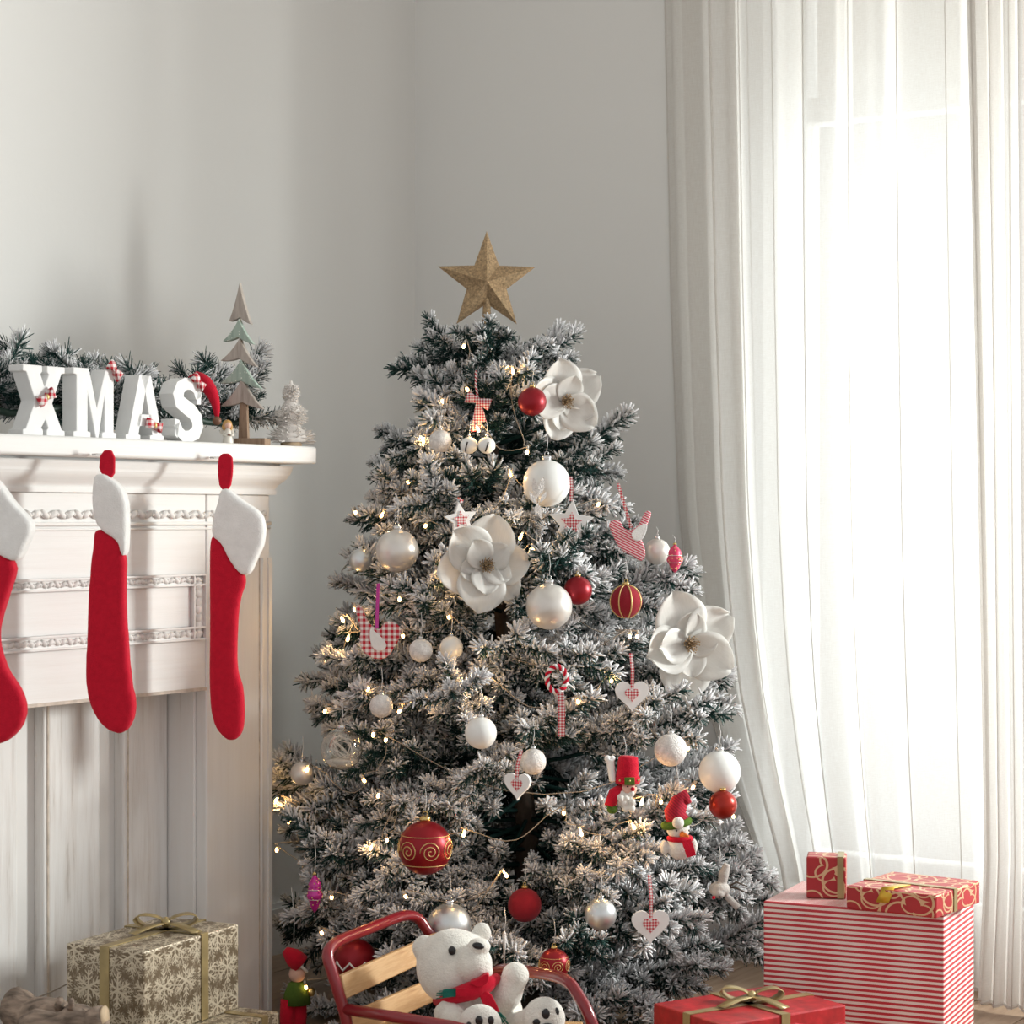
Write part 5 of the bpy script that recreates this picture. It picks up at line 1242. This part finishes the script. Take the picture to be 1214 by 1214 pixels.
slat(P(414, 1216, 3.055), P(536, 1163, 3.335), 0.034, (-0.25, 0, 1))
# seat slats (below the frame edge of the picture, carrying the bear)
for q in range(4):
    d_ = 3.02 + q * 0.085; a = Vector((P(440, 1200, d_).x, d_, 0.085)); b = Vector((P(690, 1200, d_).x, d_ - 0.02, 0.085)); slat(a, b, 0.06, (0, 1, 0.05), 'seat_slat')
for q in (3.03, 3.28): MB().tube([Vector((P(425, 1200, q).x, q, 0.074)) - SB, Vector((P(712, 1200, q).x, q - 0.03, 0.074)) - SB], 0.006, 8).build('crossbar', 'red_metal', sl)
for q in (3.03, 3.28):
    MB().tube([v_ - SB for v_ in rounded([Vector((P(380, 1200, q).x, q, 0.011)), Vector((P(690, 1200, q).x, q, 0.011)), Vector((P(740, 1200, q).x, q, 0.03)), Vector((P(750, 1200, q).x, q, 0.08))], 4, 0.3)], 0.0095, 10).build('runner', 'red_metal', sl)
    for xx in (440, 560, 690): MB().tube([Vector((P(xx, 1200, q).x, q, 0.012)) - SB, Vector((P(xx, 1200, q).x, q, 0.075)) - SB], 0.0065, 8).build('strut', 'red_metal', sl)

BD = 3.10; bs = BD / F
bz = 0.0925
bear = thing('plush_bear', 'white plush bear with red scarf sitting on the sled', 'toy bear', (P(570, 1214, BD).x, BD, bz))
BO = Vector(bear.location)
def B3(x, y, dy=0.0):
    q = P(x, y, BD + dy); return q - BO
b = MB()
rh = 1.0 * bs
hc = B3(538, 1146, 0.0)
b.ball(hc, (45 * bs, 42 * bs, 45 * bs), 24, 16)
b.ball(B3(562, 1143, -0.040), (22 * bs, 22 * bs, 23 * bs), 18, 12)
b.ball(B3(568, 1122, -0.045), (14 * bs, 14 * bs, 10 * bs), 14, 10)
b.ball(B3(570, 1152, -0.045), (15 * bs, 13 * bs, 9 * bs), 14, 10)
b.ball(B3(503, 1124, 0.004), (15 * bs, 8 * bs, 16 * bs), 14, 10); b.ball(B3(571, 1106, 0.016), (12 * bs, 8 * bs, 13 * bs), 14, 10)
b.ball(B3(575, 1206, 0.012), (46 * bs, 40 * bs, 48 * bs), 24, 16); b.ball(B3(580, 1225, 0.012), (48 * bs, 42 * bs, 30 * bs), 20, 14)
b.tube([B3(590, 1192, -0.02), B3(602, 1178, -0.03), B3(610, 1160, -0.032)], [17 * bs, 18 * bs, 15 * bs], 16); b.ball(B3(611, 1157, -0.032), 16.5 * bs, 16, 12)
b.tube([B3(545, 1192, -0.02), B3(532, 1204, -0.045), B3(536, 1216, -0.06)], [18 * bs, 19 * bs, 17 * bs], 16); b.ball(B3(536, 1208, -0.058), 18 * bs, 16, 12)
b.tube([B3(560, 1228, -0.02), B3(562, 1224, -0.08), B3(569, 1216, -0.105)], [20 * bs, 22 * bs, 24 * bs], 16); b.ball(B3(569, 1217, -0.108), (26 * bs, 14 * bs, 26 * bs), 18, 12)
b.tube([B3(605, 1225, 0.0), B3(630, 1216, -0.06), B3(644, 1208, -0.085)], [20 * bs, 21 * bs, 23 * bs], 16); b.ball(B3(645, 1208, -0.088), (25 * bs, 14 * bs, 26 * bs), 18, 12)
b.v = [(v_[0], v_[1], max(v_[2], 0.0)) for v_ in b.v]
remesh(b, 0.0030, 4, 'body', 'plush', bear)
def press(x, y, dy, rx, rz, name, mat, th=3, rot=0): MB().ball(B3(x, y, dy), (rx * bs, th * bs, rz * bs), 16, 10, Matrix.Rotation(rot, 3, 'Y')).build(name, mat, bear)
press(536, 1127, -0.047, 4.6, 5.4, 'eye', 'black'); press(573, 1131, -0.030, 3.6, 4.8, 'eye', 'black')
press(567, 1121.5, -0.0625, 7.2, 4.0, 'nose', 'black', 3.5, 0.2)
m = MB().prism(smooth_poly([(B3(x, y).x, B3(x, y).z) for x, y in ((557, 1151), (567, 1148), (577, 1141), (581, 1143), (579, 1152), (572, 1157), (562, 1155))], 1), B3(0, 0, -0.076).y, B3(0, 0, -0.060).y); m.build('mouth', 'felt_red', bear, smooth=False, bevel=0.001)
for x, y, rx, rz, dy in ((568, 1210, 4.6, 5.6, -0.125), (582, 1210, 3.8, 5.2, -0.122), (556, 1216, 3.6, 4.6, -0.122), (569, 1226, 9, 6.5, -0.126), (647, 1202, 4.8, 6.2, -0.104), (660, 1200.5, 3.0, 6.0, -0.098), (636, 1212, 4.4, 4.0, -0.104), (649, 1219, 9, 6, -0.106)):
    press(x, y, dy, rx, rz, 'paw_pad', 'black', 2.2)
sc1 = MB().tube([B3(519, 1186, -0.010), B3(535, 1182, -0.045), B3(558, 1175, -0.062), B3(578, 1167, -0.058), B3(588, 1160, -0.035), B3(586, 1160, 0.0)], [7 * bs, 9 * bs, 11 * bs, 9.5 * bs, 6 * bs, 5 * bs], 14).build('scarf', 'felt_red', bear)
MB().strip([B3(572, 1172, -0.066), B3(578, 1184, -0.066), B3(584, 1198, -0.062)], B3(597, 1202) - B3(576, 1188), 0.005).build('scarf_end', 'felt_red', sc1, bevel=0.001)
def fringe(a, b_, n, d): 
    m = MB()
    for i in range(n):
        t = i / (n - 1); q = a.lerp(b_, t); m.tube([q, q + d * (0.8 + 0.3 * sin(i * 5)) + Vector((0, 0, 0.002 * sin(i * 3)))], [0.0012, 0.0007], 4)
    o = m.build('fringe', 'teal', sc1); o['kind'] = 'stuff'
fringe(B3(543, 1172, -0.064), B3(540, 1181, -0.064), 16, B3(519, 1172) - B3(541, 1170)); fringe(B3(577, 1202, -0.066), B3(592, 1200, -0.066), 16, B3(596, 1215) - B3(584, 1201))
MB().strip([B3(556, 1177, -0.072), B3(541, 1176, -0.066)], Vector((0, 0, 0.012)), 0.004).build('scarf_end', 'felt_red', sc1, bevel=0.001)

# ================================================================== gifts on the curtain side
SBH = 0.25
FR, FL_, BRp = on_z(1119, 1085, SBH), on_z(905, 1068, SBH), on_z(1160, 1060, SBH)
u = Vector((FR.x - FL_.x, FR.y - FL_.y)); su = u.length; u.normalize(); sv = (Vector((BRp.x, BRp.y)) - Vector((FR.x, FR.y))).length
g3 = gift('gift_box', 'large red and white striped gift box by the curtain', (FL_.x, FL_.y), u, su, sv, SBH, 0, 'stripe_box')
a = on_z(956, 1065, SBH); b = on_z(1003, 1066.5, SBH); u2 = Vector((b.x - a.x, b.y - a.y)); s2 = u2.length; u2.normalize()
hh = 49 * a.y / F
g4 = gift('gift_box', 'small red cube gift with gold loops on the striped box', (a.x, a.y), u2, s2, s2 * 0.85, hh, SBH + 0.0005, 'swirl')
ribbon_y(g4, s2 * 0.86, 0.010, s2 * 0.85, hh, 'gold_ribbon', th=0.001)
h5 = 0.036
a = on_z(1003, 1050, SBH + h5); b = on_z(1110, 1062, SBH + h5); u2 = Vector((b.x - a.x, b.y - a.y)); s2 = u2.length; u2.normalize(); d5 = 0.165
a2 = Vector((a.x, a.y))
g5 = gift('gift_box', 'flat red gift with gold loops lying on the striped box', a2, u2, s2, d5, h5, SBH + 0.0005, 'swirl')
ribbon_x(g5, d5 * 0.42, 0.012, s2, h5, 'gold_ribbon', th=0.001)
MB().strip([(s2 * 0.50, d5 * 0.30, h5 + 0.002), (s2 * 0.46, 0.004, h5 + 0.003), (s2 * 0.45, -0.003, h5 * 0.75), (s2 * 0.42, -0.004, h5 * 0.45)], Vector((0.020, 0.003, 0)), 0.0012).build('ribbon_end', 'yellow_ribbon', g5)
h6 = 0.14
L_, Bk, Rt = on_z(795, 1195, h6), on_z(918, 1167, h6), on_z(1003, 1191, h6)
u = Vector((Rt.x - Bk.x, Rt.y - Bk.y)); sv6 = u.length; u.normalize(); v = Vector((-u.y, u.x)); su6 = (Vector((Bk.x, Bk.y)) - Vector((L_.x, L_.y))).length
cf = Vector((Bk.x, Bk.y)) - v * su6
g6 = gift('gift_box', 'red foil gift with gold ribbon and bow in front of the striped box', cf, u, sv6, su6, h6, 0, 'red_paper')
ribbon_x(g6, su6 * 0.5, 0.016, sv6, h6, 'gold_ribbon', th=0.001); ribbon_y(g6, sv6 * 0.5, 0.016, su6, h6, 'gold_ribbon', th=0.001)
top_bow(g6, (sv6 * 0.5, su6 * 0.52, h6 + 0.001), 0.085, 'gold_ribbon', 0.9)
rbp = P(962, 1212, 3.02)
rbw = gift('gift_box', 'small red gift with a red satin bow beside the red foil gift', (rbp.x - 0.06, rbp.y - 0.05), Vector((0.96, -0.28)).normalized(), 0.12, 0.09, rbp.z - 0.022, 0, 'red_paper')
top_bow(rbw, (0.06, 0.045, rbp.z - 0.022), 0.085, 'red_satin', 0.3)

# ================================================================== settle the branches and cables round the ornaments
import numpy as np
bpy.context.view_layer.update()
SKIP = {'thread', 'cord', 'gingham_ribbon', 'stem', 'tail', 'ring', 'cap', 'shank', 'stamens', 'knot'}
ORN = ('bauble', 'glass_bauble', 'jingle_bell', 'heart_ornament', 'star_ornament', 'fabric_bird', 'silk_flower', 'gingham_bow', 'rope_wreath', 'beaded_drop', 'icicle_ornament', 'leaf_sprig', 'santa_ornament', 'snowman_ornament', 'reindeer_ornament', 'elf_ornament')
ELL = []                                            # (name, world -> unit ball, centre, reach)
def add_ell(name, mw, lo, hi, grow=0.0015):
    c = (lo + hi) / 2; h = (hi - lo) / 2 + Vector((grow, grow, grow))
    u = Matrix.Diagonal((1 / h.x, 1 / h.y, 1 / h.z, 1)) @ Matrix.Translation(-c) @ mw.inverted()
    ELL.append((name, np.array(u), np.array(mw @ c), max(h)))
for r_ in list(COL.objects):
    if r_.parent is not None or r_.name.split('.')[0] not in ORN: continue
    inv = r_.matrix_world.inverted()
    parts = [ch for ch in r_.children if ch.type == 'MESH' and ch.name.split('.')[0] not in SKIP]
    single = r_.name.split('.')[0] in ('santa_ornament', 'snowman_ornament', 'elf_ornament', 'reindeer_ornament')
    for grp in ([[q] for q in parts] if single else [parts]):
        pts = [inv @ q.matrix_world @ Vector(b) for q in grp for b in q.bound_box]
        if r_.name.startswith('silk_flower'): pts = [Vector((p.x * 0.8, p.y * 0.8, max(p.z, -0.004))) for p in pts]
        if pts: add_ell(r_.name, r_.matrix_world, Vector([min(p[k] for p in pts) for k in range(3)]), Vector([max(p[k] for p in pts) for k in range(3)]))
I4 = Matrix.Identity(4)
for path in (rounded(arcl, 6, 0.22), rounded(arcr, 6, 0.30), [fl_, P(572, 1235, 3.30)]):
    for a, b in zip(path, path[1:]):
        n_ = max(1, int((b - a).length / 0.012))
        for i in range(n_):
            c = a.lerp(b, i / n_); g = Vector((0.010, 0.010, 0.010)); add_ell('sled', I4, c - g, c + g, 0)
CENT = np.array([e[2] for e in ELL]); REACH = np.array([e[3] for e in ELL])
def inside(pts, near):
    hit = np.zeros(len(pts), bool)
    for i in near:
        nm, u, c, rr = ELL[i]
        sel = np.where(np.abs(pts - c).max(axis=1) < rr * 1.01)[0]
        if len(sel):
            q = pts[sel] @ u[:3, :3].T + u[:3, 3]; hit[sel[(q * q).sum(axis=1) < 1]] = True
    return hit
CACHE = {}
def data(me):
    if me.name not in CACHE:
        v = np.empty(len(me.vertices) * 3); me.vertices.foreach_get('co', v); v = v.reshape(-1, 3)
        ns = np.array(NEEDLES[me.name]); m = np.ones(len(v), bool)
        for k in range(10): m[ns + k] = False
        CACHE[me.name] = (v, ns, np.where(m)[0])
    return CACHE[me.name]
def mat_of(loc, rot, sc): 
    return np.array(Matrix.Translation(TB) @ Matrix.LocRotScale(Vector(loc), rot, Vector(sc)))
def score(o, loc, rot, sc):
    v, ns, stem = data(o.data); m = mat_of(loc, rot, sc); base = m[:3, 3]
    near = [i for i in range(len(ELL)) if np.linalg.norm(CENT[i] - base) < 0.62 + REACH[i]]
    pts = np.concatenate([v[ns + 4], v[ns + 9], v[stem]]) @ m[:3, :3].T + m[:3, 3]
    h = inside(pts, near); n = len(ns)
    return int((h[:n] | h[n:2 * n]).sum()) + 12 * int(h[2 * n:].sum()), near
from mathutils import Euler
rf = random.Random(77); fixed = pruned = 0
for o in [q for q in tree.children if q.name.split('.')[0] == 'branch']:
    rot0, sc0, loc0 = o.rotation_euler.copy(), o.scale.copy(), o.location.copy()
    best, near = score(o, loc0, rot0, sc0)
    if best == 0: continue
    pick = (rot0, sc0); cost = best
    for t in range(16):
        k = 1 - 0.20 * rf.random() * (t % 2)
        r2 = Euler((rot0.x + rf.uniform(-.6, .6), rot0.y + rf.uniform(-.20, .20), rot0.z + rf.uniform(-.24, .24))); s2 = Vector((sc0.x * k, sc0.y, sc0.z))
        c_, _ = score(o, loc0, r2, s2); c_ += 6 * (1 - k) * 10
        if c_ < cost: cost = c_; pick = (r2, s2)
        if cost == 0: break
    o.rotation_euler, o.scale = pick; fixed += 1
    # needles that would still run through an ornament are bent away, i.e. dropped from this branch
    v, ns, stem = data(o.data); m = mat_of(o.location, o.rotation_euler, o.scale)
    allp = v @ m[:3, :3].T + m[:3, 3]; h = inside(allp, near)
    bad = np.zeros(len(ns), bool)
    for k in range(10): bad |= h[ns + k]
    if bad.any():
        kill = np.zeros(len(v), bool)
        for k in range(10): kill[ns[bad] + k] = True
        me = o.data.copy(); bm = bmesh.new(); bm.from_mesh(me); bm.verts.ensure_lookup_table()
        bmesh.ops.delete(bm, geom=[bm.verts[i] for i in np.where(kill)[0]], context='VERTS'); bm.to_mesh(me); bm.free(); o.data = me; pruned += 1
# light cables run behind whatever hangs in front of them
for root in [q for q in COL.objects if q.parent is None and q.name.split('.')[0] == 'fairy_lights']:
    for ch in root.children:
        off = np.array(root.location)
        if ch.name.split('.')[0] == 'cable':
            v = np.empty(len(ch.data.vertices) * 3); ch.data.vertices.foreach_get('co', v); v = v.reshape(-1, 3)
            for it in range(60):
                h = inside(v + off, [i for i in range(len(ELL)) if ELL[i][0] != 'sled'])
                if not h.any(): break
                rings = np.repeat(h.reshape(-1, 5).any(axis=1), 5); v[rings, 1] += 0.002
            ch.data.vertices.foreach_set('co', v.ravel()); ch.data.update()
        else:
            p_ = np.array([ch.location]) + off
            for it in range(40):
                if not inside(p_, range(len(ELL))).any(): break
                p_[0, 1] -= 0.002
            ch.location = Vector(p_[0] - off)
print('branches settled', fixed, 'trimmed', pruned, 'tris', sum(len(m_.polygons) for m_ in bpy.data.meshes if m_.users))

# groups of repeats
GRP = {'bauble': 'ball ornaments on the tree', 'jingle_bell': 'jingle bells on the tree', 'heart_ornament': 'wooden hearts on the tree', 'star_ornament': 'wooden stars on the tree',
       'fabric_bird': 'fabric birds on the tree', 'silk_flower': 'white silk flowers on the tree', 'beaded_drop': 'beaded drops on the tree', 'fairy_lights': 'fairy light strings on the tree',
       'gift_box': 'wrapped gifts on the floor', 'log': 'logs by the fireplace', 'curtain': 'sheer curtains at the window'}
for o in COL.objects:
    if o.parent is None and 'category' in o:
        g = GRP.get(o.name.split('.')[0])
        if g: o['group'] = g
        if o.name.startswith('letter_'): o['group'] = 'white letters on the mantel'
